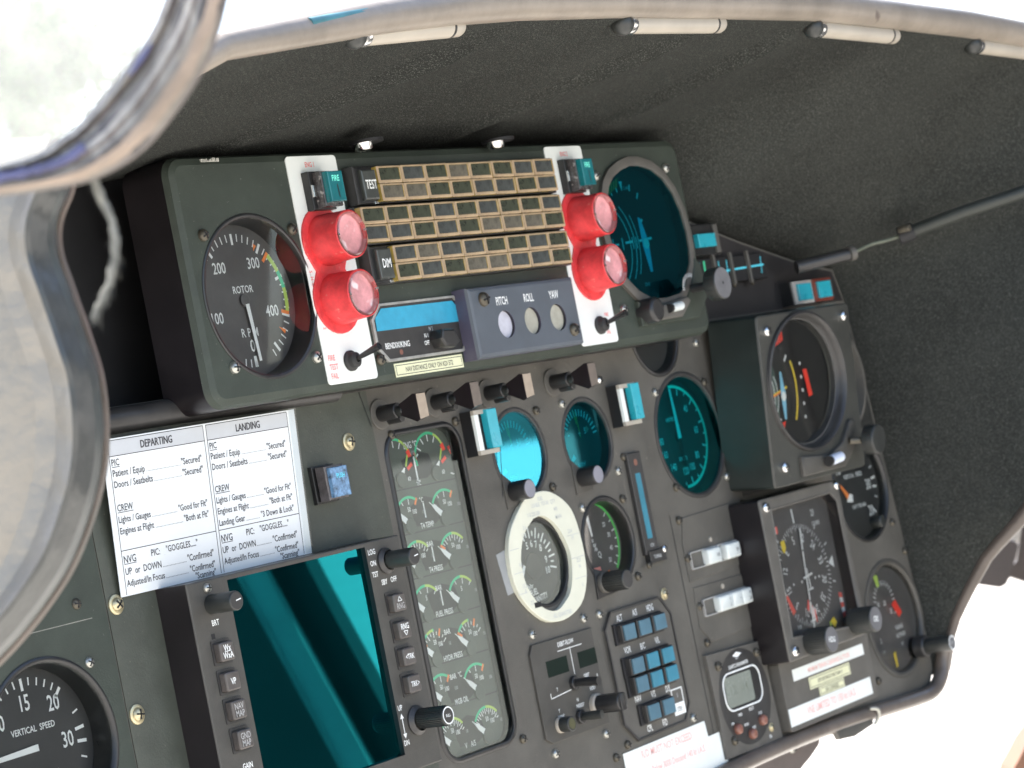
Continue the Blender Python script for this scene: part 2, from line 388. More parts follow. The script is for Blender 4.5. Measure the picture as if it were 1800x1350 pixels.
# ================================================================ glareshield
hood = thing('glareshield', 'black felt-lined glareshield hood arching over the instrument panel with worn tan rim', 'glareshield', 0, 13)
backpx = [(-90, 420), (0, 372), (80, 345), (170, 318), (250, 300), (330, 284)]
back = [Vector(at(x, y, 0)) for x, y in backpx] + [Vector(p) for p in ((-14, 13.35, 0), (-4.1, 13.5, 0), (4, 13.6, 0), (10.4, 13.55, 0), (16.6, 13.2, 0), (18.6, 11.6, 0), (20.8, 8.9, 0), (27.5, 7.0, 0), (35.3, 5.0, 0), (39.4, 4.3, 0), (40.1, 1.8, 0), (40.9, -5, 0), (41.6, -13, 0), (42.4, -22, 0), (42.6, -24.6, 0))]
frpx = [(-90, 375), (0, 345), (100, 318), (180, 284), (252, 222), (330, 145), (400, 106), (550, 81), (669, 61), (803, 45), (911, 37), (1084, 32), (1262, 34), (1424, 37), (1569, 52), (1702, 67), (1800, 84)]
front = [Vector(at(x, y, 17)) for x, y in frpx] + [Vector((45.5, 13, 17)), Vector((48, 7, 17.5)), Vector((46, -3, 15.5)), Vector((44.5, -10, 12)), Vector((43.5, -14.5, 8.5)), Vector((43.5, -17, 5)), Vector((43.5, -19.5, 2.8)), Vector((43.4, -21.5, 1.3)), Vector((43.2, -24.4, .3))]
def resample(P, keys, n):
    # keys: indices of P that must stay matched; n samples between them
    out = []
    for a, b, c in zip(keys[:-1], keys[1:], n):
        seg = P[a:b+1]; L = [0]
        for i in range(1, len(seg)): L.append(L[-1]+(seg[i]-seg[i-1]).length)
        for k in range(c):
            t = L[-1]*k/c; i = max(j for j in range(len(L)-1) if L[j] <= t+1e-9); f = (t-L[i])/max(1e-6, L[i+1]-L[i]); out.append(seg[i].lerp(seg[i+1], f))
    out.append(P[keys[-1]]); return out
bk = resample(back, [0, 5, 7, 9, 12, 15, 20], [20, 16, 12, 16, 14, 30])
fk = resample(front, [0, 10, 12, 13, 15, 18, 25], [20, 16, 12, 16, 14, 30])
rows = []
for a, b in zip(bk, fk):
    rows.append([a+Vector((0, 0, -3))]+[a.lerp(b, t) for t in [i/10 for i in range(11)]])
# shallow folds in the lining, running out towards the rim
for i, r in enumerate(rows):
    for c in (20, 36, 48):
        for j in range(12): 
            w = (math.exp(-(i-c)/2.2) if i >= c else 0)*.55*(.3+j/10)*(1 if j < 10 else (.4 if j == 10 else 0)); r[j] = r[j]-Vector((0, w, 0)) if i < 78 else r[j]
m = MB(); m.grid(rows, FELT); part('lining', m, hood, sm=60)
outer = []
for r in rows:
    outer.append([p + Vector((0, 1.0, 0)) if 1 else p for p in r])
cen = Vector((0, -5, 0))
def outw(i):
    a = fk[max(i-1, 0)]; b = fk[min(i+1, len(fk)-1)]; t = (b-a); nn = Vector((-t.y, t.x, 0)).normalized(); return nn
shell = [[p + outw(i)*(.9 if j else .9) for j, p in enumerate(r)] for i, r in enumerate(rows)]
TOPC = M('glareshield_top_cover', (.50, .50, .48), .7, ns=30, na=.1)
m = MB(); m.grid(shell, TOPC); part('top_cover', m, hood, sm=60)
rim = [fk[i]+outw(i)*(.86 if i > 18 else .25+.61*i/18) for i in range(0, 79)]
rr_ = [.86 if i > 18 else .25+.61*i/18 for i in range(len(rim))]
m = MB(); m.tube(rim, rr_, TRIM, 24); part('rim', m, hood, label='worn tan leather-covered front rim', sm=60)
wl = [fk[i]+outw(i)*.25 for i in range(79, len(fk))]
m = MB(); m.tube(wl, [.45*(1-i/len(wl))+.35 for i in range(len(wl))], MC['brown_rim'] if 'brown_rim' in MC else M('brown_rim', (.075, .06, .05), .35, ns=60, na=.2), 16); part('side_edge', m, hood, sm=60)
bev_ = M('teal_strip', (.05, .16, .18), .35, ns=40, na=.3)
m = MB(); m.tube([rim[i]+outw(i)*.30+(Vector(cp)-rim[i]).normalized()*.68 for i in range(12, 44)], [.24]*12+[.24*(1-i/21) for i in range(20)], bev_, 10); part('piping', m, hood, label='teal piping along the rim', sm=60)
# back sheet closing the cavity behind the left end of the panel
m = MB(); pts = [(p.x, p.y) for p in back]+[(42.6, -25), (-62, -25), (-62, 3)]
m.poly(inset(ccw(pts), -.6), -2.6, DEEP); part('back_panel', m, hood)

for x_, y_, lb in ((640, 264, 'shiny snap stud in the lining above the TEST key'), (872, 261, 'flat shiny snap stud in the lining above the middle of the annunciator')):
    p = at(x_, y_, 3.6); t = thing('snap_stud', lb, 'stud', p[0], p[1]+.2, p[2], 'snap studs in the lining')
    m = MB(); m.tube([(p[0], p[1]+.35, p[2]), (p[0], p[1]+.05, p[2]), (p[0], p[1]-.05, p[2])], [.5, .46, .3], CHROME, 24); part('cap', m, t, sm=60)
    m = MB(); m.tube([(p[0]+.3, p[1]+.5, p[2]), (p[0]+.3, p[1]+.35, p[2])], [.9, .9], DEEP, 24); part('washer', m, t, sm=60)
# four map lights slung under the rim
def lamp(x0, y0, x1, y1, label, full=True):
    hh = 16.6
    a = Vector(at(x0, y0, hh)); b = Vector(at(x1, y1, hh)); b.y = a.y + (b.y-a.y)*1.0
    t = thing('map_light', label, 'light', a.x, a.y, a.z, 'cream tube lights under the glareshield rim'); d = (b-a).normalized(); L = (b-a).length
    m = MB(); m.tube([a+d*.9, a+d*(L-.9), a+d*(L-.2), a+d*L], [.50, .50, .49, .42], ENAMEL, 24); part('tube', m, t, sm=60)
    m = MB(); m.tube([a+d*(.62-.6*math.cos(rad(5*k)))  for k in range(0, 19)]+[a+d*.95], [.60*math.sin(rad(max(5*k, 4))) for k in range(19)]+[.5], KNOBD, 24); part('end_cap', m, t, sm=60)
    m = MB(); m.tube([a+d*.9, a+d*1.0, a+d*1.25, a+d*1.35], [.53, .54, .54, .52], CHROME, 24); part('collar', m, t, sm=60)
    m = MB(); m.tube([a+d*(L-.95), a+d*(L-.8)], [.515, .515], BLACK, 24); part('band', m, t, sm=60)
    m = MB(); m.box(a.x+L*.35, a.x+L*.55, a.y+.3, a.y+1.0, a.z-.2, a.z+.2, SATIN); part('bracket', m, t)
lamp(606, 64, 806, 46, 'cream tube light under the rim, leftmost of four, mostly tucked behind the rim')
lamp(1082, 42, 1266, 42, 'cream tube light with black ball end, second from left, above the centre of the panel')
lamp(1420, 48, 1572, 63, 'cream tube light with black band at its right end, third from left')
lamp(1702, 78, 1856, 98, 'cream tube light cut off by the right frame edge under the rim')

# ================================================================ instrument panel
panel = thing('instrument_panel', 'dark olive instrument panel plate holding all the lower gauges', 'instrument panel', 0, -12)
ROT = (-22.95, 6.02, 3.92)
G_CY1 = (-.52, -3.85, 2.43); G_CY2 = (6.27, -3.93, 2.40); G_SPD = (17.30, -4.85, 3.72); G_FUEL = (-.45, -10.05, 2.45)
G_OIL = (6.35, -9.9, 2.5); G_VSI = (-38.68, -12.2, 3.75); G_VSR = (37.2, -10.7, 3.6); G_RALT = (38.3, -19.9, 3.75); G_TOP = (15.4, 1.6, 2.5)
ENG = rr(-12.05, -5.95, -18.75, -1.65, 1.1, 8)
outline = [(p.x, p.y) for p in (back[4], back[5])]
outline = [(-60, -26.5), (-60, 1.9), (-27, 2.0), (18, 5.0), (20.8, 8.6), (27.5, 6.7), (35.3, 4.75), (39.3, 4.1), (40.05, 1.8), (40.85, -5), (41.55, -13), (42.3, -22), (42.2, -24.2), (41.4, -25.0), (39, -25.3), (10, -25.0), (0, -26.5)]
holes = [circ(*G_CY1), circ(*G_CY2), circ(*G_SPD), circ(*G_FUEL), circ(*G_OIL), circ(*G_VSI), circ(*G_VSR), circ(*G_RALT), circ(*G_TOP), ENG]
m = MB(); m.holed(outline, holes, -.5, 0, PAINT); part('face_plate', m, panel)
# the separate left-hand plate is a darker green black and carries the seam
m = MB(); m.holed([(-59, -26), (-34.05, -26), (-34.05, .8), (-59, .8)], [circ(*G_VSI)], 0.0, .06, PAINT2); part('left_plate', m, panel, label='green-black plate at lower left')
m = MB(); m.holed([(-33.95, -26), (-12.9, -26), (-12.9, .9), (-33.95, .9)], [rr(-30.5, -15, -25, -6.9, .3)], 0.0, .05, M('green_olive_paint', (.052, .058, .046), .48, ns=60, na=.18, bs=900, ba=.25, speck=(700, .72, (.16, .15, .12)))); part('radar_plate', m, panel)
m = MB(); m.tube([(-42, 1.35, .1), (-27.5, 1.35, .1), (-15.5, 1.2, .1)], .62, SATIN, 16); part('ledge', m, panel, sm=60)
m = MB()
for a, w_, z_, mt in (((13.2, -9.3, 13.35, -25), .05, .02, DEEP), ((21.9, -9.7, 21.6, -25), .10, .02, DEEP), ((-13.5, .9, -13.0, -1.0), .05, .07, DEEP), ((-2.2, -3.0, -2.9, -6.0), .06, .02, DEEP)):
    m = MB(); m.line(*a, w_, z_, mt); part('seam', m, panel)
SCR = M('bare_scratch', (.20, .20, .17), .5, ns=90, na=.4)
m = MB(); m.line(-35.0, -7.2, -42, -7.25, .04, .07, SCR); part('scratch', m, panel)
rimp = [(0, -27.2, .3), (10, -25.25, .2), (20.9, -24.85, .2), (30.5, -25.1, .2), (38.2, -25.5, .3), (40.8, -25.45, .4), (42.2, -24.7, .5), (42.8, -23.6, .6), (43.1, -22.2, 1.0)]
m = MB(); m.tube(smooth(rimp, 6), .52, M('grey_edge_trim', (.115, .095, .08), .32, ns=60, na=.25, bs=300, ba=.3, coat=.2), 20); part('edge_trim', m, panel, sm=60)
for x, y, k in [(612, 777, 'brass'), (203, 1063, 'brass'), (240, 1256, 'brass')]: screw(panel, *at(x, y, .05)[:2], .05, k, 1.15)
for x, y, k in [(155, 1165, 'steel'), (132, 1062, 'dark'), (687, 765, 'dark'), (799, 741, 'dark'), (830, 736, 'dark'), (941, 722, 'dark'), (1052, 668, 'bright'), (986, 710, 'steel'), (970, 856, 'dark'), (1085, 828, 'steel'),
                (1093, 877, 'dark'), (1022, 893, 'steel'), (1150, 690, 'steel'), (1236, 672, 'dark'), (1276, 838, 'steel'), (1187, 857, 'dark'), (1120, 1013, 'dark'), (1024, 1087, 'steel'), (1052, 1080, 'steel'), (1167, 1044, 'brass'),
                (934, 1116, 'steel'), (918, 1299, 'dark'), (975, 1325, 'steel'), (1064, 1290, 'steel'), (1102, 1309, 'dark'), (1217, 1262, 'steel'), (1082, 1332, 'dark'), (1192, 915, 'dark'), (1242, 1130, 'dark'), (1207, 982, 'dark'), (1228, 1066, 'dark'), (1304, 885, 'dark'),
                (1315, 950, 'dark'), (1334, 1030, 'dark'), (1349, 1092, 'dark'), (1222, 603, 'steel'), (1532, 768, 'dark'), (1567, 918, 'dark'), (1589, 968, 'dark'), (1543, 1197, 'dark')]:
    p = at(x, y, .0); screw(panel, p[0], p[1], 0, k, .9)

# ---------------------------------------------------------------- generic round gauge
def bezel_mb(u, v, r, h, depth, mat=BLACK, lip=.1, flange=.22):
    m = MB(); m.lathe([(r+flange, h-.02), (r+flange, h+lip*.5), (r+flange*.5, h+lip), (r-.02, h+lip), (r-.10, h+lip*.3), (r-.14, h-.25), (r-.22, h-depth)], u, v, mat, 64); return m
def gauge(name, label, G, h, depth, face, gl, mat=BLACK, lip=.1, flange=.22, cat='gauge', group=None, dial=DIAL):
    u, v, r = G; t = thing(name, label, cat, u, v, h, group)
    part('bezel', bezel_mb(u, v, r, h, depth, mat, lip, flange), t, sm=45)
    m = MB(); m.disc(u, v, r-.1, h-depth, dial, 64); face(m, u, v, h-depth+.02); part('dial_face', m, t)
    if gl:
        m = MB(); m.disc(u, v, r-.12, h-.12, gl, 64); part('glass', m, t)
    return t

# ================================================================ warning-light housing and what is mounted on it
H = 3.0
hou = thing('warning_panel_housing', 'raised grey-green box under the glareshield carrying tachometer, warning lights and horizon', 'housing', -5, 7, 0)
DGH = [(8.66, 10.2), (9.3, 10.75), (10.3, 11.15), (11.4, 11.38), (12.4, 11.35), (13.6, 11.1), (14.7, 10.5), (15.5, 9.6), (16.0, 8.5), (16.2, 7.2), (16.15, 6.2), (15.9, 5.3), (15.3, 4.6), (14.9, 3.9), (14.1, 3.55), (12.5, 3.4), (11, 3.45), (9.7, 4.0), (8.6, 4.9), (8.0, 6.0), (7.75, 7.4), (8.0, 9)]
m = MB(); m.holed(rr(-27.75, 17.45, .95, 12.95, 1.0, 8), [circ(*ROT), ccw([(x, y) for x, y in DGH])], 0, H, PAINT2, SIDE, bev=.45); part('box', m, hou, sm=30)
for (u, v), k in zip([(-26.24, 9.14), (-19.82, 9.11), (-25.85, 2.79), (-19.85, 2.75), (-14.98, 2.2), (15.5, 11.15), (7.96, 3.08), (7.78, 10.92)], ['dark']*2+['steel', 'steel', 'dark', 'steel', 'steel', 'steel']): screw(hou, u, v, H, k, 1.05)
m = MB()
for k in range(14): m.box(-25.3+k*.09+random.uniform(0, .03), -25.25+k*.09, 12.62, 12.62+random.uniform(.05, .2), H-.15, H+.003, M('bare_metal_chips', (.5, .5, .45), .5, ns=100, na=.3))
part('paint_chips', m, hou)

def f_rot(m, u, v, z):
    for k in range(0, 51):
        val = k*10; a = 271.5-.7225*val
        if 20 < val < 90: continue
        big = val % 50 == 0
        if val > 460 and val < 500: continue
        m.tick(u, v, a, 2.72 if big else 2.88, 3.26, .15 if big else .07, z, MARK)
    for tx, a, r in (('200', 128, 2.12), ('300', 56, 2.15), ('400', -18, 2.0), ('100', 199, 2.2)): m.text(tx, u+r*math.cos(rad(a)), v+r*math.sin(rad(a)), .78, z, MARK, xs=.8)
    m.text('0', u+.02, v-2.2, .85, z, MARK)
    m.text('ROTOR', u+.1, v+.55, .5, z, MARK); m.text('R P M', u, v-1.55, .6, z, MARK)
    m.band(u, v, 2.98, 3.22, 43, 24, z+.01, LIME); m.band(u, v, 2.98, 3.22, 24, 8, z+.01, GREEN); m.band(u, v, 2.98, 3.22, 8, -14, z+.01, LIME)
    m.tick(u, v, 43.5, 2.6, 3.2, .18, z+.02, ORANGE); m.tick(u, v, -15.2, 2.65, 3.2, .18, z+.02, ORANGE)
    m.tick(u, v, 60, 2.7, 3.05, .0, z+.02, ORANGE, .22); m.tick(u, v, -34, 2.6, 3.1, .0, z+.02, ORANGE, .22)
    m.tick(u, v, 165, 2.7, 3.1, .0, z+.02, MARK, .4)
t = gauge('rotor_tachometer', 'large round rotor speed gauge with green arc and white numbers at left of the housing', ROT, H, 1.15, f_rot, GLASS2, dial=DIALG, lip=.06, flange=.12)
m = MB(); m.tick(ROT[0]+.05, ROT[1]-.3, -86, -.1, 2.7, .26, H-.98, MARK, .18); m.cyl(ROT[0], ROT[1], .32, H-1.12, H-1.0, DIALG); part('needle', m, t)

# white fire placards
def placard(u0, u1, notch, label, eng):
    pts = rr(u0, u1, 1.3, 12.72, .22, 4)
    m = MB(); m.prism(pts, H, H+.06, WHITE, .02)
    m.text(eng, u0+1.75 if notch else (u0+u1)/2, 12.28, .36, H+.064, REDINK, xs=.75)
    if notch:
        for i, s_ in enumerate(('FIRE', 'TEST', 'FAIL')): m.text(s_, u0+.3, 2.62-.45*i, .40, H+.064, REDINK, 'L', xs=.75)
        for i, c in enumerate('1 SHOT 1'): m.text(c, u0+.28, 7.6-.33*i, .30, H+.064, REDINK, ang=-90)
        m.text('2', u0+.5, 4.1, .3, H+.064, REDINK, ang=-90)
    else:
        m.text('FIRE', u1-.75, 2.92, .30, H+.064, REDINK, xs=.75); m.text('FAIL', u1-.85, 1.92, .30, H+.064, REDINK, xs=.75)
        m.text('2', 5.9, 6.95, .28, H+.064, REDINK)
    return single('fire_placard', m, label, 'placard', (u0+u1)/2, 7, H, 'white fire warning placards')
placard(-19.3, -15.4, True, 'white placard with red FIRE TEST FAIL lettering beside the rotor speed gauge', 'ENG 1')
placard(3.1, 6.85, False, 'white placard behind red lights beside the teal horizon instrument', 'ENG 2')
def fire_light(u, vs, label, s):
    t = thing('fire_light', label, 'warning light', u, sum(vs)/2, H, 'twin red engine fire lights')
    m = MB()
    o = [(u+1.72*math.cos(rad(a)), vs[0]+1.72*math.sin(rad(a))) for a in range(-18, 199, 12)] + [(u-1.1, sum(vs)/2)] + [(u+1.72*math.cos(rad(a)), vs[1]+1.72*math.sin(rad(a))) for a in range(162, 379, 12)] + [(u+1.1, sum(vs)/2)]
    m.prism(o, H+.06, H+.16, RED, .03); part('base_plate', m, t)
    for v in vs:
        m = MB(); m.lathe([(1.30, H+.16), (1.28, H+.8), (1.24, H+.9), (1.20, H+1.85), (1.15, H+1.88), (1.11, H+1.8), (1.11, H+1.5)], u, v, RED, 48)
        b = part('barrel', m, t, sm=50)
        m = MB(); m.disc(u, v, 1.12, H+1.64, LENS); part('lens', m, b, t)
        m = MB(); m.lathe([(1.10, H+1.64), (1.10, H+1.92), (1.03, H+1.94), (1.0, H+1.88), (1.0, H+1.65)], u, v, CLEARR, 48); part('clear_rim', m, b, t, sm=50)
        m = MB(); m.box(u-1.12, u-1.02, v-.05, v+.05, H+1.8, H+1.95, CHROME); m.box(u+1.02, u+1.14, v+.1, v+.2, H+1.8, H+1.95, CHROME); part('pin', m, b, t)
fire_light(-17.55, (8.42, 5.45), 'pair of red barrel lights with pink lenses left of the amber annunciator', 1)
fire_light(5.20, (8.45, 5.50), 'pair of red barrel lights with pink lenses right of the amber annunciator', 2)
def fire_button(u, v, label, vis):
    t = thing('fire_button', label, 'push button', u, v, H, 'teal FIRE push buttons')
    m = MB(); m.box(u-1.0, u+.75, v-1.0, v+.95, H+.06, H+.5, BLACK, .05); m.box(u-.68, u+.72, v-.92, v+.85, H+.5, H+1.0, M('scuffed_black', (.05, .045, .045), .25, ns=200, na=.7, coat=.4, speck=(300, .62, (.3, .28, .27))), .08); part('body', m, t)
    m = MB(); m.box(u-.55, u+.62, v-.75, v+.78, H+1.0, H+1.35, TEALG, .06); m.text('FIRE', u+.02, v+.42, .42, H+1.354, TEALM, xs=.75); m.poly([(u+.02, v+.1), (u+.1, v+.1), (u+.16, v-.6), (u+.06, v-.5)], H+1.353, BLACK); part('cap', m, t, label='teal cap marked FIRE')
    m = MB(); m.box(u-.95, u-.72, v-.35, v+.25, H+.5, H+.62, CHROME, .03); part('clip', m, t)
fire_button(-17.35, 10.9, 'black push button with teal FIRE cap on the left white placard', 1)
fire_button(5.15, 10.95, 'black push button with teal FIRE cap beside the horizon instrument', 2)
def toggle(u, v, tip, h, label, group='black bat-handled toggle switches', r=.42):
    t = thing('toggle_switch', label, 'switch', u, v, h, group)
    m = MB(); m.lathe([(r+.1, h), (r+.1, h+.12), (r, h+.2), (r-.04, h+.42), (r-.16, h+.5), (.14, h+.52)], u, v, RUBBER, 6 if 0 else 24); part('boot', m, t)
    m = MB(); m.tube([(u, v, h+.3), (u+(tip[0]-u)*.5, v+(tip[1]-v)*.5, h+.3+(tip[2]-h-.3)*.5), tip], [.10, .15, .20], BLACK, 14); part('lever', m, t, sm=50)
toggle(-17.35, 2.34, (-17.3, 2.75, H+2.0), H+.06, 'black toggle switch on the left white placard beside FIRE TEST FAIL')
toggle(5.2, 2.35, (5.3, 2.75, H+1.9), H+.06, 'black toggle switch on the right white placard below the red lights')

# amber annunciator
t = thing('annunciator', 'amber-framed annunciator block with three rows of dark legend windows', 'annunciator panel', -6, 9, H)
m = MB(); m.box(-15.0, 2.9, 10.02, 12.0, H, H+.5, BLACK, .05); m.box(-15.35, 2.9, 7.95, 9.95, H, H+.5, BLACK, .05); m.box(-15.0, 2.95, 5.9, 7.88, H, H+.5, BLACK, .05); part('housing', m, t)
w_, h_ = 1.955, .895
m = MB(); m.holed(rr(-w_/2, w_/2, -h_/2, h_/2, .05, 2), [rr(-w_/2+.16, w_/2-.12, -h_/2+.15, h_/2-.1, .05, 2)], 0, .36, AMBER, AMBERL, bev=.04)
capme = mesh_of('light_cap', m, (0, 0, 0), 0); lensme = []
for q in range(3):
    m = MB(); m.prism(rr(-w_/2+.13, w_/2-.1, -h_/2+.12, h_/2-.08, .04, 2), 0, .34, CAPS[q], .06); lensme.append(mesh_of('lens', m, (0, 0, 0), 0))
def cap(u, v):
    o = bpy.data.objects.new('light_cap', capme); COL.objects.link(o); o.parent = t; b = BASE[t.name]
    o.location = ((u-b[0])*CM, (v-b[1])*CM, .5*CM+random.uniform(-.02, .03)*CM); o.rotation_euler = (random.uniform(-.02, .02), random.uniform(-.015, .015), random.uniform(-.01, .01))
    l = bpy.data.objects.new('lens', random.choice([lensme[0], lensme[0], lensme[1], lensme[1], lensme[2]])); COL.objects.link(l); l.parent = o
for v0, u0, n in ((11.0, -13.3, 8), (8.95, -15.28, 9), (6.9, -13.28, 8)):
    for r_ in (.46, -.46):
        for k in range(n): cap(u0+(k+.5)*1.985, v0+r_)
for v0, nm in ((11.0, 'TEST'), (6.95, 'DIM')):
    m = MB(); m.box(-14.95, -13.4, v0-.95, v0+.9, H+.5, H+.62, BLACK, .05); m.box(-14.6, -13.42, v0-.8, v0+.75, H+.55, H+.85, M('key_satin', (.05, .055, .05), .3, ns=120, na=.3, coat=.4), .1); m.text(nm, -13.95, v0, .66, H+.856, MARK, xs=.62)
    m.box(-15.1, -14.9, v0-1.0, v0+.95, H, H+.7, CHROME if 0 else SATIN, .05); m.box(-13.7, -13.4, v0-1.0, v0-.86, H+.5, H+.66, CHROME, .02); part('push_key', m, t, label='black key marked '+nm)

# distance display
def oct_(u0, u1, v0, v1, c): return [(u0+c, v0), (u1-c, v0), (u1, v0+c), (u1, v1-c), (u1-c, v1), (u0+c, v1), (u0, v1-c), (u0, v0+c)]
t = thing('distance_display', 'octagonal distance display with blue window and BENDIX/KING lettering', 'display', -11.3, 3.5, H)
m = MB(); m.holed(oct_(-15.15, -7.25, 2.0, 5.0, .75), [oct_(-15.0, -7.4, 2.14, 4.87, .7)], H, H+.16, M('edge_metal', (.32, .32, .30), .4, .3, ns=90, na=.3), bev=.03); part('frame', m, t)
m = MB(); m.prism(oct_(-15.02, -7.38, 2.12, 4.89, .7), H, H+.08, SATIN)
m.text('BENDIX/KING', -14.4, 2.82, .42, H+.085, MARK, 'L', xs=.78); m.text('N 1', -10.9, 3.1, .32, H+.085, MARK, xs=.75); m.text('OFF', -10.95, 2.72, .32, H+.085, MARK, xs=.75); m.text('N 2', -10.4, 3.42, .3, H+.085, DIM, xs=.75)
m.disc(-10.45, 3.12, .06, H+.085, MARK, 10); m.disc(-10.45, 2.72, .06, H+.085, MARK, 10); m.disc(-13.2, 2.42, .14, H+.085, BUTTON, 16); part('face', m, t)
m = MB(); m.prism([(-14.85, 3.62), (-7.62, 3.6), (-7.62, 4.2), (-8.2, 4.72), (-14.2, 4.74), (-14.8, 4.3)], H+.07, H+.11, DISPB); part('window', m, t, label='bright blue display window')
m = MB(); m.prism([(-10.4, 2.35), (-9.6, 2.25), (-9.1, 2.5), (-9.5, 3.2), (-10.5, 3.25), (-10.7, 2.8)], H+.08, H+.9, BLACK, .12); part('knob', m, t)
def sticker(name, label, pts, h, mat, lines, cat='label', group=None, border=None):
    m = MB(); m.prism(pts, h, h+.03, mat)
    if border:
        q = inset(ccw(pts), .09); q2 = inset(ccw(pts), .125)
        n = len(q); m.add([(x, y, h+.034) for x, y in q]+[(x, y, h+.034) for x, y in q2], [[i, (i+1) % n, n+(i+1) % n, n+i] for i in range(n)], border)
    for a in lines: m.text(*a[:4], h+.036, *a[4:5], **(a[5] if len(a) > 5 else {}))
    return single(name, m, label, cat, sum(p[0] for p in pts)/len(pts), sum(p[1] for p in pts)/len(pts), h, group)
def R4(u0, u1, v0, v1): return [(u0, v0), (u1, v0), (u1, v1), (u0, v1)]
sticker('label_strip', 'pale yellow strip label reading NAV DISTANCE ONLY below the blue display', R4(-13.93, -8.15, 1.18, 1.88), H, CREAM, [('NAV DISTANCE ONLY ON KDI 572', -11.04, 1.53, .36, INK, dict(xs=.72))], border=INK)
# trim indicator
t = thing('trim_indicator', 'slate grey panel with PITCH ROLL YAW above three round windows', 'indicator', -3, 3.4, H)
m = MB(); m.holed(R4(-7.95, 1.95, 1.42, 5.2), [circ(-5.05, 3.05, .74, 28), circ(-2.6, 3.05, .74, 28), circ(-.15, 3.05, .74, 28)], H, H+1.05, SLATE, SLATEP, bev=.22); part('body', m, t, sm=30)
m = MB()
for x_, s_ in ((-5.1, 'PITCH'), (-2.6, 'ROLL'), (-.2, 'YAW')): m.text(s_, x_, 4.33, .62, H+1.056, MARK, xs=.62)
part('lettering', m, t)
for x_, mt in ((-5.05, PEARL), (-2.6, BONE), (-.15, BONE)):
    m = MB(); m.disc(x_, 3.05, .75, H+.86, mt, 28); m.lathe([(.74, H+.86), (.74, H+1.0)], x_, 3.05, SATIN, 28); part('window', m, t, label='pale round window')
screw(t, -7.0+.25, 4.5, H+1.0, 'dark', 1.4); screw(t, 1.05, 2.25, H+1.0, 'dark', 1.3)

# teal horizon instrument
t = thing('artificial_horizon', 'large attitude indicator behind teal glass on the housing, knob at lower right', 'attitude indicator', 12.2, 7.4, H, 'attitude indicators')
m = MB()
o = ccw(DGH); n = len(o); o1 = inset(o, -.55); o2 = inset(o, -.2)
m.add([(x, y, H) for x, y in o1]+[(x, y, H+.22) for x, y in o1]+[(x, y, H+.3) for x, y in o2]+[(x, y, H+.25) for x, y in o]+[(x, y, H-1.1) for x, y in o],
      [[i+l*n, (i+1) % n+l*n, (i+1) % n+(l+1)*n, i+(l+1)*n] for l in range(4) for i in range(n)], PLATE); part('bezel', m, t, sm=50)
m = MB(); z = H-.5; m.poly([(x, y) for x, y in inset(o, -.05)], z, HORNG)
u, v = 11.1, 7.0
for a in (100, 112, 124, 136, 148): m.tick(u, v, a, 3.0, 3.35, .1, z+.01, MARK)
m.tick(u, v, 75, 3.1, 3.5, .12, z+.01, MARK); m.tick(u, v, 90, 3.0, 3.6, .0, z+.01, MARK, .35); m.tick(u, v, 160, 2.8, 3.3, .0, z+.01, MARK, .35)
m.tick(u, v, 60, 2.9, 3.3, .12, z+.01, MARK); m.tick(u+.3, v, 45, 1.3, 1.8, .14, z+.01, MARK)
m.poly([(9.35, 9.75), (10.75, 10.3), (10.95, 10.85), (9.6, 10.35)], z+.012, ORANGE)
for k in range(5): m.line(9.55+k*.28, 9.75+k*.11, 9.75+k*.28, 10.45+k*.11, .07, z+.016, HORNG)
for rr2, a0, a1 in ((2.6, 60, -65), (3.1, 48, -40), (3.5, 30, -30)): m.band(8.3, v-.2, rr2, rr2+.06, a0, a1, z+.01, MARK)
for x_ in (9.1, 10.1, 11.2, 11.6): m.tick(x_, v-.1, 90, -.35, .35, .08, z+.01, MARK)
m.line(8.6, v-.15, 9.7, v-.1, .12, z+.012, MARK); m.line(10.4, v-.05, 11.2, v, .14, z+.012, MARK); m.line(11.9, v, 13.3, v+.1, .14, z+.02, MARK)
m.poly([(12.2, v+1.4), (12.45, v+1.35), (12.9, v-.1), (12.75, v-1.9), (12.5, v-1.9), (12.2, v-.3)], z+.02, SKYB); m.disc(12.6, v-.2, .32, z+.03, MARK, 16)
m.text('CLIMB', u+.5, 9.0+1.2, .3, z+.01, DIM); m.text('DIVE', u+.8, 4.4, .3, z+.01, DIM)
part('dial_face', m, t)
m = MB(); m.poly([(x, y) for x, y in inset(o, -.02)], H+.12, NVGD); part('glass', m, t, label='teal filter glass')
# lower lugs
m = MB(); m.prism([(9.3, 1.95), (15.6, 1.95), (17.1, 3.2), (16.9, 5.2), (16.35, 5.6), (15.6, 4.2), (14.6, 3.2), (11, 3.1), (9.3, 3.4)], H, H+.32, PAINT2, .1)
m.prism([(10.3, 2.1), (13.2, 2.15), (14.4, 3.0), (14.1, 3.3), (11.2, 3.0), (10.3, 2.9)], H+.32, H+.75, PLATE, .15); part('lug', m, t)
m = MB(); 
for a in range(0, 110, 9): m.tick(15.3, 3.7, 70+a, .75, 1.0, .05, H+.335, MARK)
part('scale', m, t)
m = MB(); m.tube([(11.75, 2.72, H+.85), (12.9, 2.78, H+.85)], .27, ROCK, 16); m.tube([(11.55, 2.71, H+.85), (11.78, 2.72, H+.85)], .275, BLACK, 16); part('caging_tab', m, t, label='white pull tab', sm=50)
m = MB(); m.cyl(10.0, 2.75, .75, H, H+1.1, BLACK, .2); part('small_knob', m, t, sm=50)
ku, kv = 17.05, 3.72
kn = MB(); kn.tube([(15.4, 3.75, H+.3), (15.5, 3.72, H+1.2), (15.45, 3.7, H+1.9)], [.28, .25, .25], BLACK, 14); part('shaft', kn, t, sm=50)
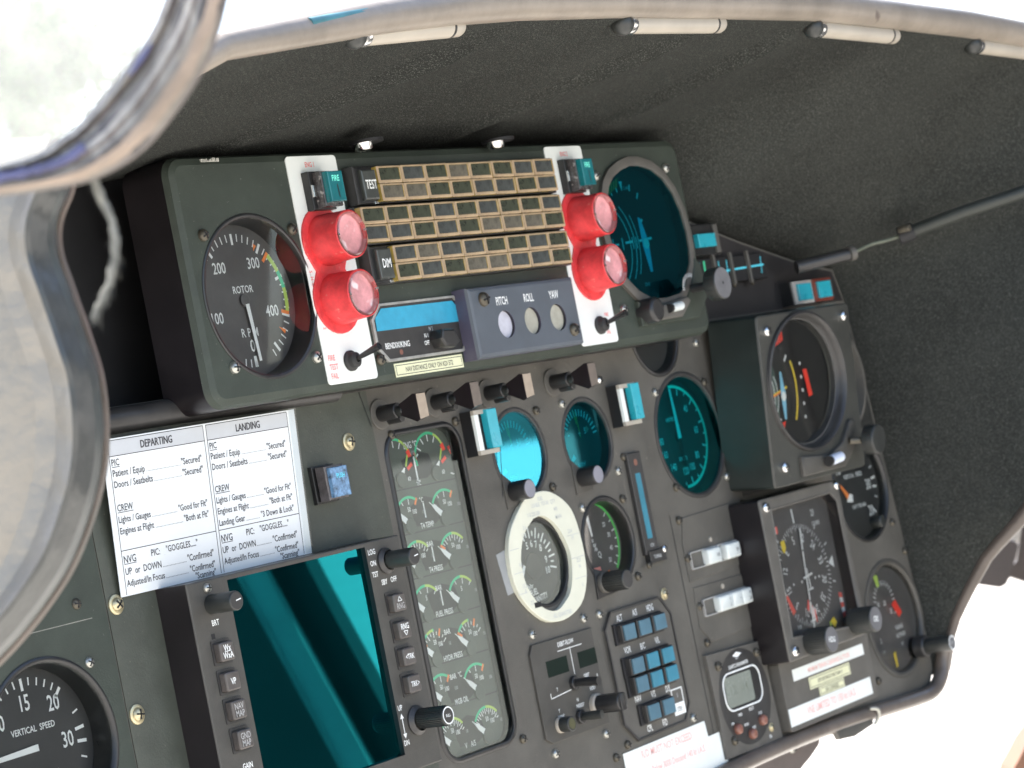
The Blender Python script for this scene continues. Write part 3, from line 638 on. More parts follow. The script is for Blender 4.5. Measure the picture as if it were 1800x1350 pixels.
kn = MB(); kn.cyl(15.4, 3.68, .98, H+1.7, H+2.5, KNOBD, .06, 40, top=KNOBG); kn.disc(15.4, 3.68, .09, H+2.505, DEEP, 10)
for k in range(40): a = 2*PI*k/40; kn.box(15.4+.97*math.cos(a)-.02, 15.4+.97*math.cos(a)+.02, 3.68+.97*math.sin(a)-.02, 3.68+.97*math.sin(a)+.02, H+1.75, H+2.42, KNOBD)
part('knob', kn, t, sm=50)

# ================================================================ right shoulder: lamps and flag indicators
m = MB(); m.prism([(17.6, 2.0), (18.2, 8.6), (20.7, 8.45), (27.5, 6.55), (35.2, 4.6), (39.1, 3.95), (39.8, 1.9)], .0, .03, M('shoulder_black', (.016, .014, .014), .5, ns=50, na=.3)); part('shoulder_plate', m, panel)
m = MB(); m.prism([(22.0, -9.3), (22.0, 1.6), (39.85, 1.6), (40.5, -4), (40.75, -6.9), (33, -6.9), (30, -9.3)], .0, .04, M('wing_shade_black', (.026, .026, .023), .45, ns=50, na=.3, bs=900, ba=.3)); part('wing_shade_plate', m, panel)  # added dark plate: the hood's shade on the upper right panel, as colour
t = thing('marker_light', 'small cyan square lamp beside the housing, above the row of dark windows', 'indicator light', 21.5, 6.8, 0)
m = MB(); m.box(20.6, 24.0, 5.9, 7.9, 0, .8, BLACK, .1); m.box(23.2, 23.7, 6.0, 7.8, .8, .95, PLATE, .03); part('housing', m, t)
m = MB(); m.box(20.85, 22.95, 6.4, 7.25, .8, 1.15, CYANB, .06); part('lens', m, t)
t = thing('flag_indicator', 'row of small dark windows with teal lines beside the big grey knob', 'indicator', 24.5, 4.9, 0)
m = MB(); m.box(20.8, 29.6, 4.05, 5.75, 0, .5, DEEP, .08); part('housing', m, t)
m = MB()
for x_ in (23.0, 25.1, 27.2): m.box(x_-.12, x_+.12, 3.9, 5.95, .5, .72, PLATE, .04)
part('divider', m, t)
m = MB(); m.line(23.2, 4.8, 29.3, 4.95, .12, .51, CYANM)
for x_ in (21.3, 23.6, 28.9, 24.6): m.line(x_, 4.4, x_+.15, 5.5, .08, .512, CYANM)
m.line(21.9, 4.3, 22.0, 5.6, .2, .512, GREEN); part('face', m, t)
for x_ in (24.0, 25.3, 27.6): screw(t, x_, 3.9, .4, 'dark', .7)
for u0, mat, fr, lb in ((31.55, M('grey_frame', (.38, .36, .33), .4, ns=60, na=.1), 'grey', 'cyan push button in a pale grey frame at the right shoulder of the panel'), (34.25, M('rust_frame', (.16, .035, .022), .4, ns=60, na=.1), 'red', 'cyan push button in a rust red frame at the right shoulder of the panel')):
    t = thing('push_light', lb, 'push button', u0+1.2, 2.8, 0, 'cyan push buttons at the right shoulder')
    m = MB(); m.box(u0, u0+2.6, 2.0, 3.55, 0, .9, BLACK, .05); m.box(u0+.02, u0+2.58, 2.02, 3.53, .9, 1.05, mat, .04); part('frame', m, t)
    m = MB(); m.box(u0+.42, u0+2.2, 2.22, 3.33, 1.05, 1.22, CYANB, .05); part('cap', m, t)
m = MB(); m.tube([(18, 1.65, .2), (24, 1.6, .25), (33.5, 1.55, .2)], .22, PLATE, 12); single('trim_rail', m, 'thin dark rail under the row of dark windows right of the housing', 'rail', 25, 1.6, 0)

# cable along the corner of the hood
t = thing('vent_tube', 'grey tube running up the right side of the hood with a black clamp and cable', 'tube', 36, 4.6, .5)
m = MB(); m.tube(smooth([at(1590, 412, 6), at(1690, 374, 9.8), at(1810, 334, 14), at(1900, 300, 17)], 4), .42, M('dark_tube', (.028, .032, .027), .55, ns=60, na=.2), 14); part('tube', m, t, sm=60)
m = MB(); m.tube(smooth([at(1590, 412, 6), at(1560, 422, 5.4), at(1530, 430, 4.6), at(1500, 444, 4), at(1480, 450, 3.4)], 5), .12, M('pale_cable', (.10, .11, .08), .5, ns=60, na=.2), 10); part('cable', m, t, sm=60)
m = MB(); m.tube([at(1498, 445, 4), at(1400, 470, 1.4)], .42, SATIN, 14); m.tube([at(1500, 444, 4.05), at(1491, 447, 3.85)], .5, PLATE, 14); part('connector', m, t, sm=60)
m = MB(); m.tube([at(1580, 416, 5.7), at(1606, 406, 6.6)], .6, DEEP, 14); m.cyl(at(1590, 402, 6.6)[0], at(1590, 402, 6.6)[1], .25, 6.2, 7.0, DSCREW); part('clamp', m, t, sm=60)

# ================================================================ laminated checklist
t = thing('checklist_card', 'laminated white DEPARTING and LANDING checklist card taped under the ledge', 'checklist', -26, -3, .2)
T0 = Matrix.Translation((-33.15, .52, .85)) @ Matrix.Rotation(rad(5.0), 4, 'X')     # card frame: x right 0..13.4, y down is negative
W_, HH_ = 13.45, 7.15
m = MB(); m.T = T0
m.prism(R4(0, W_, -HH_, 0), -.02, .02, PAPER); part('card', m, t)
m = MB(); m.T = T0; z = .026
for x0, x1 in ((.35, 6.75), (6.95, 12.85)):
    m.rect(x0, x1, -.78, -.10, z, GREYP)
    for a in ((x0, -.08, x1, -.08), (x0, -.80, x1, -.80), (x0, -.08, x0, -7.1), (x1, -.08, x1, -7.1)): m.line(*a, .035, z+.004, INK)
    m.line(x0, -5.1, x1, -5.1, .035, z+.004, INK)
def rowt(x0, x1, y, a, b=None, dots=True, s=.44, ul=False):
    m.text(a, x0+.1, y, s, z+.004, INK, 'L', xs=.82)
    if ul:
        V, _ = glyphs(a); wd_ = (max(p[0] for p in V)-min(p[0] for p in V))*s*.82; m.line(x0+.1, y-.22, x0+.1+wd_, y-.22, .03, z+.004, INK)
    if b:
        m.text(b, x1-.35, y, s, z+.004, INK, 'R', xs=.82)
        Va, _ = glyphs(a); Vb, _ = glyphs(b); xa = x0+.2+(max(p[0] for p in Va)-min(p[0] for p in Va))*s*.82; xb = x1-.45-(max(p[0] for p in Vb)-min(p[0] for p in Vb))*s*.82
        x = xa
        while dots and x < xb: m.rect(x, x+.035, y-.17, y-.135, z+.004, INK); x += .09
def head(x, s_): m.text(s_, x, -.44, .50, z+.008, INK, xs=.8); m.text(s_, x+.02, -.44, .50, z+.0085, INK, xs=.8)
head(3.5, 'DEPARTING'); head(9.9, 'LANDING')
for x0, x1, ex in ((.35, 6.75, 0), (6.95, 12.85, 1)):
    rowt(x0, x1, -1.08, 'PIC', ul=True); rowt(x0, x1, -1.57, 'Patient / Equip', '"Secured"'); rowt(x0, x1, -2.08, 'Doors / Seatbelts', '"Secured"')
    rowt(x0, x1, -3.15, 'CREW', ul=True); rowt(x0, x1, -3.68, 'Lights / Gauges', '"Good for Flt"', s=.42); rowt(x0, x1, -4.2, 'Engines at Flight', '"Both at Flt"', s=.42)
    if ex: rowt(x0, x1, -4.75, 'Landing Gear', '"3 Down & Lock"', s=.42)
    rowt(x0, x1, -5.5, 'NVG', ul=True, s=.48); m.text('PIC:', x0+1.9, -5.45, .44, z+.004, INK, 'L', xs=.82); m.text('"GOGGLES....."', x0+2.9, -5.42, .42, z+.004, INK, 'L', xs=.82)
    rowt(x0, x1, -6.05, 'UP  or  DOWN', '"Confirmed"'); rowt(x0, x1, -6.58, 'Adjusted/In Focus', '"Confirmed"', s=.42); m.text('"Scanning"', x1-.35, -6.95, .42, z+.004, INK, 'R', xs=.82)
part('printing', m, t)
m = MB(); m.T = T0; m.prism(R4(12.98, W_+.08, -HH_+.05, .06), .03, .045, glass('clear_tape', (.93, .95, .95), (1, 1, 1), 1.4, .03, .15)); part('tape', m, t, label='clear tape along the right edge')

# ================================================================ blue push button near the card
t = thing('blue_push_button', 'single square blue-capped push button between checklist card and engine gauges', 'push button', -17.8, -3.3, 0)
m = MB(); m.box(-18.6, -16.85, -4.35, -2.45, 0, .3, BLACK, .05); m.box(-18.45, -16.95, -4.25, -2.55, .4, 1.0, M('worn_button_side', (.09, .08, .08), .3, ns=200, na=.5, coat=.3), .05); part('body', m, t)
m = MB(); m.box(-18.3, -17.0, -4.15, -2.65, 1.0, 1.25, M('mottled_blue_cap', (.10, .20, .33), .3, ns=350, na=.8, coat=.3), .05); m.text('PUSH', -17.6, -3.1, .34, 1.254, CYANM, xs=.8); part('cap', m, t)

# ================================================================ radar display
RH = 2.0
t = thing('radar_display', 'weather radar display with dark teal screen, key columns and black knobs', 'display', -23, -12.5, 0)
m = MB(); m.holed(R4(-30.75, -14.95, -18.2, -6.62), [R4(-28.0, -17.75, -17.3, -6.85)], 0, RH, PLATED, SIDE, bev=.07); part('bezel', m, t, sm=30)
m = MB(); m.rect(-28.1, -17.65, -17.4, -6.8, RH-.42, DEEP); m.rect(-28.05, -17.7, -17.35, -6.82, RH-.28, SCREENG); part('screen', m, t, label='dark teal glass screen')
m = MB()
for s_, x_, y_ in (('BRT', -29.3, -8.62), ('GAIN', -29.0, -15.35), ('LOG', -17.3, -7.15), ('ON', -17.35, -7.72), ('TST', -17.35, -8.28), ('SBY', -16.75, -8.75), ('OFF', -16.0, -8.72), ('UP', -17.45, -15.0), ('DN', -17.45, -16.75)): m.text(s_, x_, y_, .38, RH+.006, MARK, xs=.75)
m.poly([(-17.6, -15.55), (-17.3, -15.55), (-17.45, -15.3)], RH+.006, MARK); m.poly([(-17.6, -16.3), (-17.3, -16.3), (-17.45, -16.55)], RH+.006, MARK); m.line(-17.45, -15.5, -17.45, -16.35, .05, RH+.006, MARK)
m.rect(-29.75, -29.5, -9.35, -9.1, RH+.005, DEEP)
part('lettering', m, t)
for k, (u_, v_, tx) in enumerate([(-29.3, -10.0, ('Wx', 'WxA')), (-29.3, -11.38, ('VP',)), (-29.25, -12.72, ('NAV', 'MAP')), (-29.2, -14.1, ('GND', 'MAP')),
                                  (-16.35, -9.9, ('^', 'RNG')), (-16.35, -11.28, ('RNG', 'v')), (-16.4, -12.62, ('<TRK',)), (-16.4, -14.0, ('TRK>',))]):
    m = MB(); m.holed(rr(u_-.62, u_+.62, v_-.58, v_+.58, .08, 3), [rr(u_-.5, u_+.5, v_-.47, v_+.47, .1, 3)], RH-.1, RH+.05, SATIN); m.prism(rr(u_-.47, u_+.47, v_-.44, v_+.44, .1, 3), RH, RH+.42, KEYC, .08)
    z = RH+.425
    for i, s_ in enumerate(tx):
        y = v_+(.17-.34*i if len(tx) == 2 else 0)
        if s_ == '^': 
            for a in ((u_-.16, y-.1, u_+.16, y-.1), (u_-.16, y-.1, u_, y+.12), (u_+.16, y-.1, u_, y+.12)): m.line(*a, .035, z, MARK)
        elif s_ == 'v':
            for a in ((u_-.16, y+.1, u_+.16, y+.1), (u_-.16, y+.1, u_, y-.12), (u_+.16, y+.1, u_, y-.12)): m.line(*a, .04, z, MARK)
        else: m.text(s_, u_, y, (.42 if len(s_) < 4 else .38), z, MARK if k in (0, 1, 5, 6, 7) else M('grey_marking', (.36, .36, .35), .5, ns=60, na=.1), xs=.72)
    if tx[0] == 'Wx': m.line(u_-.2, v_, u_+.2, v_, .03, z, MARK)
    part('key', m, t, label='key marked '+' '.join(x for x in tx if len(x) > 1).replace('<', '').replace('>', ''))
def knob(parent, u, v, h0, L, r, lab, mark=True, face=None, ribs=0):
    m = MB(); m.cyl(u, v, r, h0, h0+L, KNOBD if not face else BLACK, .06, 32, top=face or SATIN)
    for k in range(ribs): a = 2*PI*k/ribs; m.add([(u+(r+d)*math.cos(a+e), v+(r+d)*math.sin(a+e), z_) for z_ in (h0+.1, h0+L-.12) for d, e in ((-.01, -.05), (.035, 0), (-.01, .05))], [[0, 1, 4, 3], [1, 2, 5, 4]], BLACK)
    if mark: m.line(u-r*.1, v, u+r*.65, v+r*.12, .05, h0+L+.005, MARK)
    return part('knob', m, parent, label=lab, sm=45)
knob(t, -29.35, -7.78, RH, 1.6, .46, 'brightness knob')
m = MB(); m.lathe([(.66, RH), (.66, RH+.12), (.5, RH+.3)], -16.35, -7.75, SATIN, 24); part('knob_base', m, t); knob(t, -16.3, -7.75, RH+.25, 1.6, .45, 'mode knob')
m = MB(); m.lathe([(.75, RH), (.75, RH+.1), (.55, RH+.3)], -16.35, -15.85, SATIN, 24); part('knob_base', m, t); knob(t, -16.3, -15.8, RH+.25, 1.75, .48, 'ribbed tilt knob with white ringed end', False, None, 30)
m = MB(); m.band(-16.3, -15.8, .38, .44, 0, 360, RH+2.006, MARK, 28); m.text('PULL', -16.3, -15.8, .2, RH+2.006, MARK); part('knob_mark', m, t)
screw(t, -29.45, -7.0, RH, 'steel', .8)

# ================================================================ engine instrument cluster
t = thing('engine_gauge_cluster', 'tall rounded glass window of paired engine gauges with green arcs', 'gauge', -9, -10, 0)
m = MB(); o = ccw(ENG); n = len(o); o1 = inset(o, -.3)
m.add([(x, y, 0) for x, y in o1]+[(x, y, .1) for x, y in inset(o, -.25)]+[(x, y, .14) for x, y in inset(o, -.1)]+[(x, y, .1) for x, y in o]+[(x, y, -.9) for x, y in o], [[i+l*n, (i+1) % n+l*n, (i+1) % n+(l+1)*n, i+(l+1)*n] for l in range(4) for i in range(n)], BLACK); part('frame', m, t, sm=50)
m = MB(); z = -.62; m.poly(inset(o, -.02), z, DIALO); z += .015
for y in (-4.5, -6.85, -9.2, -11.5, -13.85, -16.15): m.rect(-12.0, -6.0, y-.03, y+.03, z, DIAL)
names = [('ENG °C', ''), ('°C', 'T4 TEMP'), ('BAR', 'T4 PRESS'), ('BAR', 'FUEL PRESS'), ('BAR', 'HYDR PRESS'), ('BAR  °C', 'MGB OIL'), ('', 'V    A/5')]
for k in range(7):
    yc = -5.95-2.36*(k-1) if k else -3.5
    m.poly([(-10.1, yc-.6), (-8.4, yc-.65), (-7.6, yc-.3), (-7.9, yc+.6), (-9.0, yc+.9), (-10.3, yc+.5)], z, DIAL)
    if k == 0:
        for cx_ in (-10.75, -7.75):
            cy_ = -3.25
            m.band(cx_, cy_+.15, 1.22, 1.36, 195 if cx_ > -9 else 110, 65, z+.006, GREEN); m.band(cx_, cy_+.15, 1.22, 1.36, 65, 28, z+.006, LIME); m.band(cx_, cy_+.15, 1.1, 1.4, 28, 10, z+.006, REDM)
            for a in (120, 90, 60, 150): m.tick(cx_, cy_+.15, a, .85, 1.2, .07, z+.006, MARK)
            m.line(cx_+.75, -3.35, cx_+1.05, -2.75, .13, z+.006, LIME); m.line(cx_+.85, -3.5, cx_+1.3, -3.25, .2, z+.006, REDM); m.tick(cx_+1.75, -3.0, 100, .3, -.15, .26, z+.006, REDM, .05); m.tick(cx_+1.75, -2.95, 30, 0, .25, .1, z+.006, MARK)
            m.text('60', cx_+.85, -4.0, .34, z+.006, MARK, xs=.75); m.tick(cx_+1.6, -4.2, -20, -.15, .15, .08, z+.006, MARK)
        m.text('ENG °C', -9.3, -2.25, .5, z+.006, MARK, xs=.7); m.text('x100', -9.2, -2.7, .34, z+.006, DIM, xs=.7); m.line(-9.2, -2.9, -9.2, -4.2, .12, z+.006, MARK); m.text('TIC', -9.2, -4.35, .28, z+.006, MARK)
        continue
    lims = {1: (140, 60, 10), 2: (150, 50, 45), 3: (150, 45, 45), 4: (150, 62, 62), 5: (150, 70, 55), 6: (160, 60, 45)}[k]
    for cx_ in (-10.6, -7.5):
        c_ = (cx_+(.2 if k != 5 else 0), yc-.25)
        a0, a1, a2 = 148, 78, 45
        m.band(*c_, 1.18, 1.32, a0, (52 if k in (1, 5) else 88), z+.006, GREEN)
        if k in (2, 3, 6): m.band(*c_, 1.18, 1.32, 88, 42, z+.006, LIME)
        if k == 4: m.band(*c_, 1.18, 1.32, 118, 92, z+.008, LIME)
        if k in (1, 5, 4): m.tick(*c_, 56 if k != 4 else 66, .95, 1.36, .14, z+.01, ORANGE)
        if k in (2, 4): m.tick(*c_, 146, .9, 1.33, .15, z+.01, ORANGE)
        st = {1: 30, 2: 12, 3: 34, 4: 14, 5: 30, 6: 9}[k]; a = a0
        while a > 28: m.tick(*c_, a, .86 if int(a0-a) % (st*2) == 0 else .98, 1.17, .055, z+.006, MARK); a -= st
        for tx, a in (('50', 92), ('100', 48)) if k not in (3,) else (('5', 92),): m.text(tx, c_[0]+.62*math.cos(rad(a)), c_[1]+.62*math.sin(rad(a)), .36, z+.006, MARK, xs=.75)
        m.text('150' if k in (1, 5) else '10', c_[0]+1.2, c_[1]+.35, .26, z+.006, DIM, xs=.75)
    m.line(-9.15, yc+.55, -9.15, yc-.25, .10, z+.006, MARK) if k in (1, 2, 3) else None
    m.text(names[k][0], -9.25, yc+.72, .40, z+.008, MARK, xs=.75); m.text(names[k][1], -9.15, yc-.62, .42, z+.008, MARK, xs=.72)
part('dial_face', m, t)
for k in range(7):
    yc = -5.95-2.36*(k-1) if k else -3.5
    for cx_ in (-10.9, -7.85):
        hx, hy = cx_, yc-.25 
        m = MB(); a = 141 if k else 48
        m.tick(hx, hy+(.0 if k else -.35), a, .05, .55, .34, z+.12, MARK, .3); m.tick(hx, hy+(.0 if k else -.35), a, .55, .95, .3, z+.12, MARK, .08); m.tick(hx, hy+(.0 if k else -.35), a, .05, -.1, .34, z+.12, MARK, .2)
        if k: m.tick(hx, hy, a, .9, 1.2, .05, z+.12, MARK)
        m.cyl(hx+.25, hy-.25, .42, z+.02, z+.15, DIALO, .03, 24); part('needle', m, t)
m = MB(); m.poly(inset(o, -.01), -.08, GLASS); part('glass', m, t)

# ================================================================ pull handles above the lower panel
for k, (u_, v_) in enumerate([(-12.1, -.42), (-7.4, -.30), (-2.55, -.30), (3.8, -.30)]):
    t = thing('pull_handle', ['black handle knob above the engine gauge window, leftmost of four with tan end', 'black handle knob second from left, directly above the upper left cyan lamp', 'black handle knob third from left, above the bright blue round gauge', 'black handle knob rightmost of four, above the dark teal gauge'][k], 'handle', u_, v_, 0, 'black knobs in a row under the housing')
    m = MB(); m.cyl(u_, v_, .8, 0, .12, PLATE, .03); m.cyl(u_, v_, .42, .1, 1.3, BLACK, .05); m.cyl(u_, v_-.05, .3, 1.3, 1.7, KNOBD, .05); part('base', m, t, sm=50)
    m = MB(); m.cyl(u_+.1, v_-.42, .22, .5, 1.4, BLACK, .04); part('lock', m, t, sm=50)
    a = .25 if k != 1 else -.1
    m = MB(); w2 = .40; hh = .68
    m.add([(u_-.25, v_-.3, 1.6), (u_+.25, v_-.3, 1.6), (u_+.25, v_+.3, 1.6), (u_-.25, v_+.3, 1.6), (u_-w2, v_-hh-.1, 2.7), (u_+w2, v_-hh+.05, 2.7), (u_+w2, v_+hh, 2.7), (u_-w2, v_+hh, 2.7), (u_-w2*.95, v_-hh, 2.9), (u_+w2*.95, v_-hh+.1, 2.9), (u_+w2*.95, v_+hh-.05, 2.9), (u_-w2*.95, v_+hh-.05, 2.9)],
          [[0, 1, 5, 4], [1, 2, 6, 5], [2, 3, 7, 6], [3, 0, 4, 7], [4, 5, 9, 8], [5, 6, 10, 9], [6, 7, 11, 10], [7, 4, 8, 11]], PURP)
    m.add([(u_-w2*.95, v_-hh, 2.9), (u_+w2*.95, v_-hh+.1, 2.9), (u_+w2*.95, v_+hh-.05, 2.9), (u_-w2*.95, v_+hh-.05, 2.9)], [[0, 1, 2, 3]], TAN if k in (0, 2) else M('dull_tan', (.13, .105, .085), .5, ns=200, na=.2)); part('grip', m, t, sm=20)
# cyan annunciator lamps in white holders
for k, (u_, lb) in enumerate([(-4.2, 'tall cyan lamp in a white bracket left of the bright blue round gauge'), (10.25, 'tall cyan lamp in a white bracket right of the dark teal round gauge')]):
    t = thing('bracket_lamp', lb, 'indicator light', u_, -2.3, 0, 'tall cyan lamps in white brackets')
    m = MB(); m.box(u_-1.15, u_+.6, -3.55, -1.1, 0, .75, DEEP, .03); part('housing', m, t)
    m = MB(); m.box(u_-1.15, u_+.6, -3.55, -3.3, .75, .95, ENAMEL, .02); m.box(u_-1.15, u_-.75, -3.3, -1.35, .75, .95, WHITE, .02); m.box(u_-1.15, u_+.6, -1.35, -1.1, .75, .95, ENAMEL, .02); part('bracket', m, t)
    m = MB(); m.box(u_-.25, u_+.62, -3.28, -1.15, .75, 1.2, CYANB, .05); part('lens', m, t)

# ================================================================ two small teal gauges
def f_cy(m, u, v, z):
    for k in range(15):
        a = 150-k*10; m.tick(u+.2, v+.15, a, 1.35, 1.75, .09, z, MARK)
    m.tick(u+.2, v+.15, 93, .1, 1.6, .05, z, LIME); m.tick(u+.2, v+.15, 100, .9, 1.7, .05, z, LIME)
    for s_, x_, y_ in (('5', -1.45, .55), ('-', -.95, .55), ('+', .15, .5), ('5', .75, .6), ('0', -1.7, -.75)): m.text(s_, u+x_, v+y_, .5, z, MARK)
    m.tick(u-1.75, v-1.35, 32, 0, 1.1, .08, z+.05, MARK, .32); m.text('daN/m²', u-.2, v-1.25, .38, z, MARK, xs=.7); m.tick(u+.85, v+.55, 45, 0, .3, .3, z+.01, TAN)
for k, (G, gm, lb) in enumerate([(G_CY1, NVG, 'round gauge with bright blue reflecting glass and small knob below it'), (G_CY2, NVGD, 'round gauge with dark teal glass right of the bright blue one')]):
    t = gauge('teal_gauge', lb, G, 0, .6, f_cy, gm, mat=SATIN, lip=.05, flange=.15, group='small teal filtered gauges', dial=M('teal_dial', (.05, .06, .06), .4, ns=50, na=.2))
    u_, v_ = G[0]-1.45, G[1]-2.1
    m = MB(); m.prism([(u_-.75, v_-.8), (u_+.9, v_-.7), (u_+1.2, v_+.1), (u_+.2, v_+.5), (u_-.75, v_+1.2)], 0, .1, PLATED, .03); m.cyl(u_-.0, v_+.1, .55, .1, 1.25, BLACK, .06, 28, top=M('grey_violet', (.20, .20, .23), .4, ns=90, na=.1)); part('knob', m, t, sm=45)

# slip tape
t = thing('strip_indicator', 'narrow vertical indicator with a long teal strip between round gauges', 'indicator', 10.3, -8, 0)
m = MB(); m.box(9.55, 11.0, -11.2, -5.15, 0, .28, SATIN, .06); m.box(9.75, 11.5, -11.75, -11.0, .05, .4, BLACK, .06); part('body', m, t)
m = MB(); m.rect(10.0, 10.55, -10.3, -6.4, .286, M('teal_strip_glass', (.02, .17, .24), .3, ns=50, na=.2, coat=.4)); m.disc(10.3, -5.75, .2, .286, BUTTON, 14); m.text('10X', 10.35, -10.7, .3, .288, DIM); m.text('TURNS', 10.5, -11.4, .3, .406, DIM); part('face', m, t)
screw(t, 9.5, -5.3, .0, 'dark', .8); screw(t, 11.4, -11.1, .3, 'bright', .8); screw(t, 9.5, -11.8, .3, 'dark', .7)

# fuel quantity with white placard ring
def f_fuel(m, u, v, z):
    for k in range(17):
        a = 112-k*10.5
        if a > -22: m.tick(u, v, a, 1.55 if k % 2 else 1.45, 1.85 if k % 2 else 2.05, .1, z, MARK)
    for i, s_ in enumerate('5678'): a = 110-i*22; m.text(s_, u+1.15*math.cos(rad(a)), v+1.15*math.sin(rad(a)), .56, z, MARK)
    m.text('9', u+1.15, v+.1, .56, z, MARK); m.text('10', u+1.15, v-.5, .56, z, MARK)
    m.text('lb/hr', u-.8, v-1.15, .42, z, MARK, xs=.7, ang=6); m.text('FUEL', u-.55, v-1.5, .5, z, MARK, xs=.7, ang=6); m.text('QUANTITY', u-.15, v-1.9, .48, z, MARK, xs=.65, ang=6)
    m.tick(u-1.5, v-.6, 55, -.4, .8, .34, z+.05, MARK, .2)
t = gauge('fuel_gauge', 'round black FUEL QUANTITY gauge inside the white placard ring', (G_FUEL[0], G_FUEL[1], 2.4), 0, .55, f_fuel, GLASS, lip=.05, flange=.1)
m = MB(); m.cyl(G_FUEL[0]-.2, G_FUEL[1]-.1, .75, -.53, -.4, M('grey_hub', (.045, .042, .04), .4, ns=60, na=.1), .05); part('hub', m, t)
m = MB()
ring_o = [(-2.35, -7.1), (-1.25, -6.35), (.2, -6.15), (1.27, -6.34), (2.4, -6.99), (3.05, -7.86), (3.32, -9.45), (3.2, -11.2), (2.4, -12.6), (1.1, -13.25), (-.3, -13.42), (-1.7, -13.1), (-3.1, -11.95), (-3.75, -10.7), (-3.75, -9.1), (-3.2, -7.9)]
ring_i = [(-.9, -7.55), (-2.05, -8.28), (-2.75, -9.5), (-2.77, -10.78), (-2.2, -11.86), (-1.39, -12.56), (-.4, -12.8), (.4, -12.55), (1.39, -11.85), (1.95, -10.24), (1.68, -9.05), (.96, -8.02), (0, -7.5)]
RING = M('aged_white_placard', (.60, .60, .49), .5, ns=40, na=.06)
m.holed([(p.x, p.y) for p in smooth([(x, y, 0) for x, y in ring_o+[ring_o[0]]], 3)][:-1], [[(p.x, p.y) for p in smooth([(x, y, 0) for x, y in ring_i+[ring_i[0]]], 3)][:-1]], .02, .30, RING, bev=.05)
for s_, x_, y_ in (('FUEL', .1, -6.55), ('USABLE  TOTAL  QTY', .3, -6.85), ('110 220 330', -.8, -7.3), ('440', 1.35, -7.3), ('MAIN', 1.5, -7.75), ('2.6', -1.9, -7.9), ('1.2', -2.15, -8.3), ('23.4', 2.3, -8.7), ('19', 2.45, -9.1), ('6.6', -2.9, -9.8), ('22.0', 2.6, -10.4), ('14', 2.6, -10.75), ('13.2', -2.9, -11.0), ('8', -2.9, -11.3), ('11', 2.55, -11.8), ('7.7', -2.5, -12.0), ('ALL QUANTITIES', .1, -13.05)): m.text(s_, x_, y_, .32, .305, DIM, xs=.75)
for y_ in (-8.95, -10.25, -11.4): m.line(-3.65, y_, -2.75, y_+.02, .03, .304, DIM); m.line(1.95, y_, 3.2, y_+.02, .03, .304, DIM)
m.rect(-2.35, -1.75, -12.35, -12.05, .305, DEEP)
single('placard_ring', m, 'aged white octagonal placard ring around the fuel quantity gauge', 'placard', -.4, -10, 0, sm=30)
m = MB(); m.prism([(-4.55, -9.0), (-3.4, -8.8), (-3.4, -11.2), (-4.2, -11.3)], 0, .02, M('tape_grey', (.26, .27, .27), .4, ns=50, na=.1)); single('tape_patch', m, 'pale grey tape tab peeking out left of the white placard ring', 'tape', -4, -10, 0)

# oil / torque gauge with green arc
def f_oil(m, u, v, z):
    m.band(u-.45, v, 2.36, 2.52, 88, -42, z, M('bright_green_marking', (.10, .60, .12), .5, ns=50, na=.05)); m.band(u-.45, v, 2.36, 2.52, 112, 88, z, LIME)
    for k, a in enumerate((45, 30, 15, 2, -11, -25, -38)): m.tick(u-.45, v, a, 2.05 if k % 2 == 0 else 2.15, 2.34, .07, z, MARK)
    for s_, a in (('20', 38), ('30', 13), ('40', -14), ('50', -40)): m.text(s_, u-.45+1.65*math.cos(rad(a)), v+1.65*math.sin(rad(a)), .40, z, MARK, xs=.75)
    m.text('%', u-.45, v-.15, .62, z, MARK); m.text('Q', u-.15, v-.6, .5, z, MARK); m.text('x', u-.6, v+.3, .4, z, MARK)
    m.rect(u-1.0, u-.3, v-1.75, v-1.3, z, M('salmon_marking', (.8, .3, .25), .5, ns=50, na=.05)); m.tick(u+.2, v-1.9, 30, 0, .4, .2, z, ORANGE); m.text('60', u-.4, v-2.0, .3, z, MARK)
    m.tick(u-.6, v+.5, 98, 0, 1.35, .16, z+.04, MARK, .3)
t = gauge('torque_gauge', 'small round gauge with bright green arc right of the white ring, black knob below', G_OIL, 0, .7, f_oil, GLASS2, dial=DIALG, lip=.08, flange=.2)
u_, v_ = 4.9, -12.05
m = MB(); m.prism([(u_-.8, v_-.85), (u_+1.4, v_-.7), (u_+1.6, v_+.2), (u_-.7, v_+.9)], 0, .12, BLACK, .03); m.cyl(u_, v_, .62, .1, .35, PLATE, .04); part('knob_mount', m, t, sm=45)
knob(t, u_, v_, .3, 1.5, .55, 'ribbed black knob', False, None, 24)

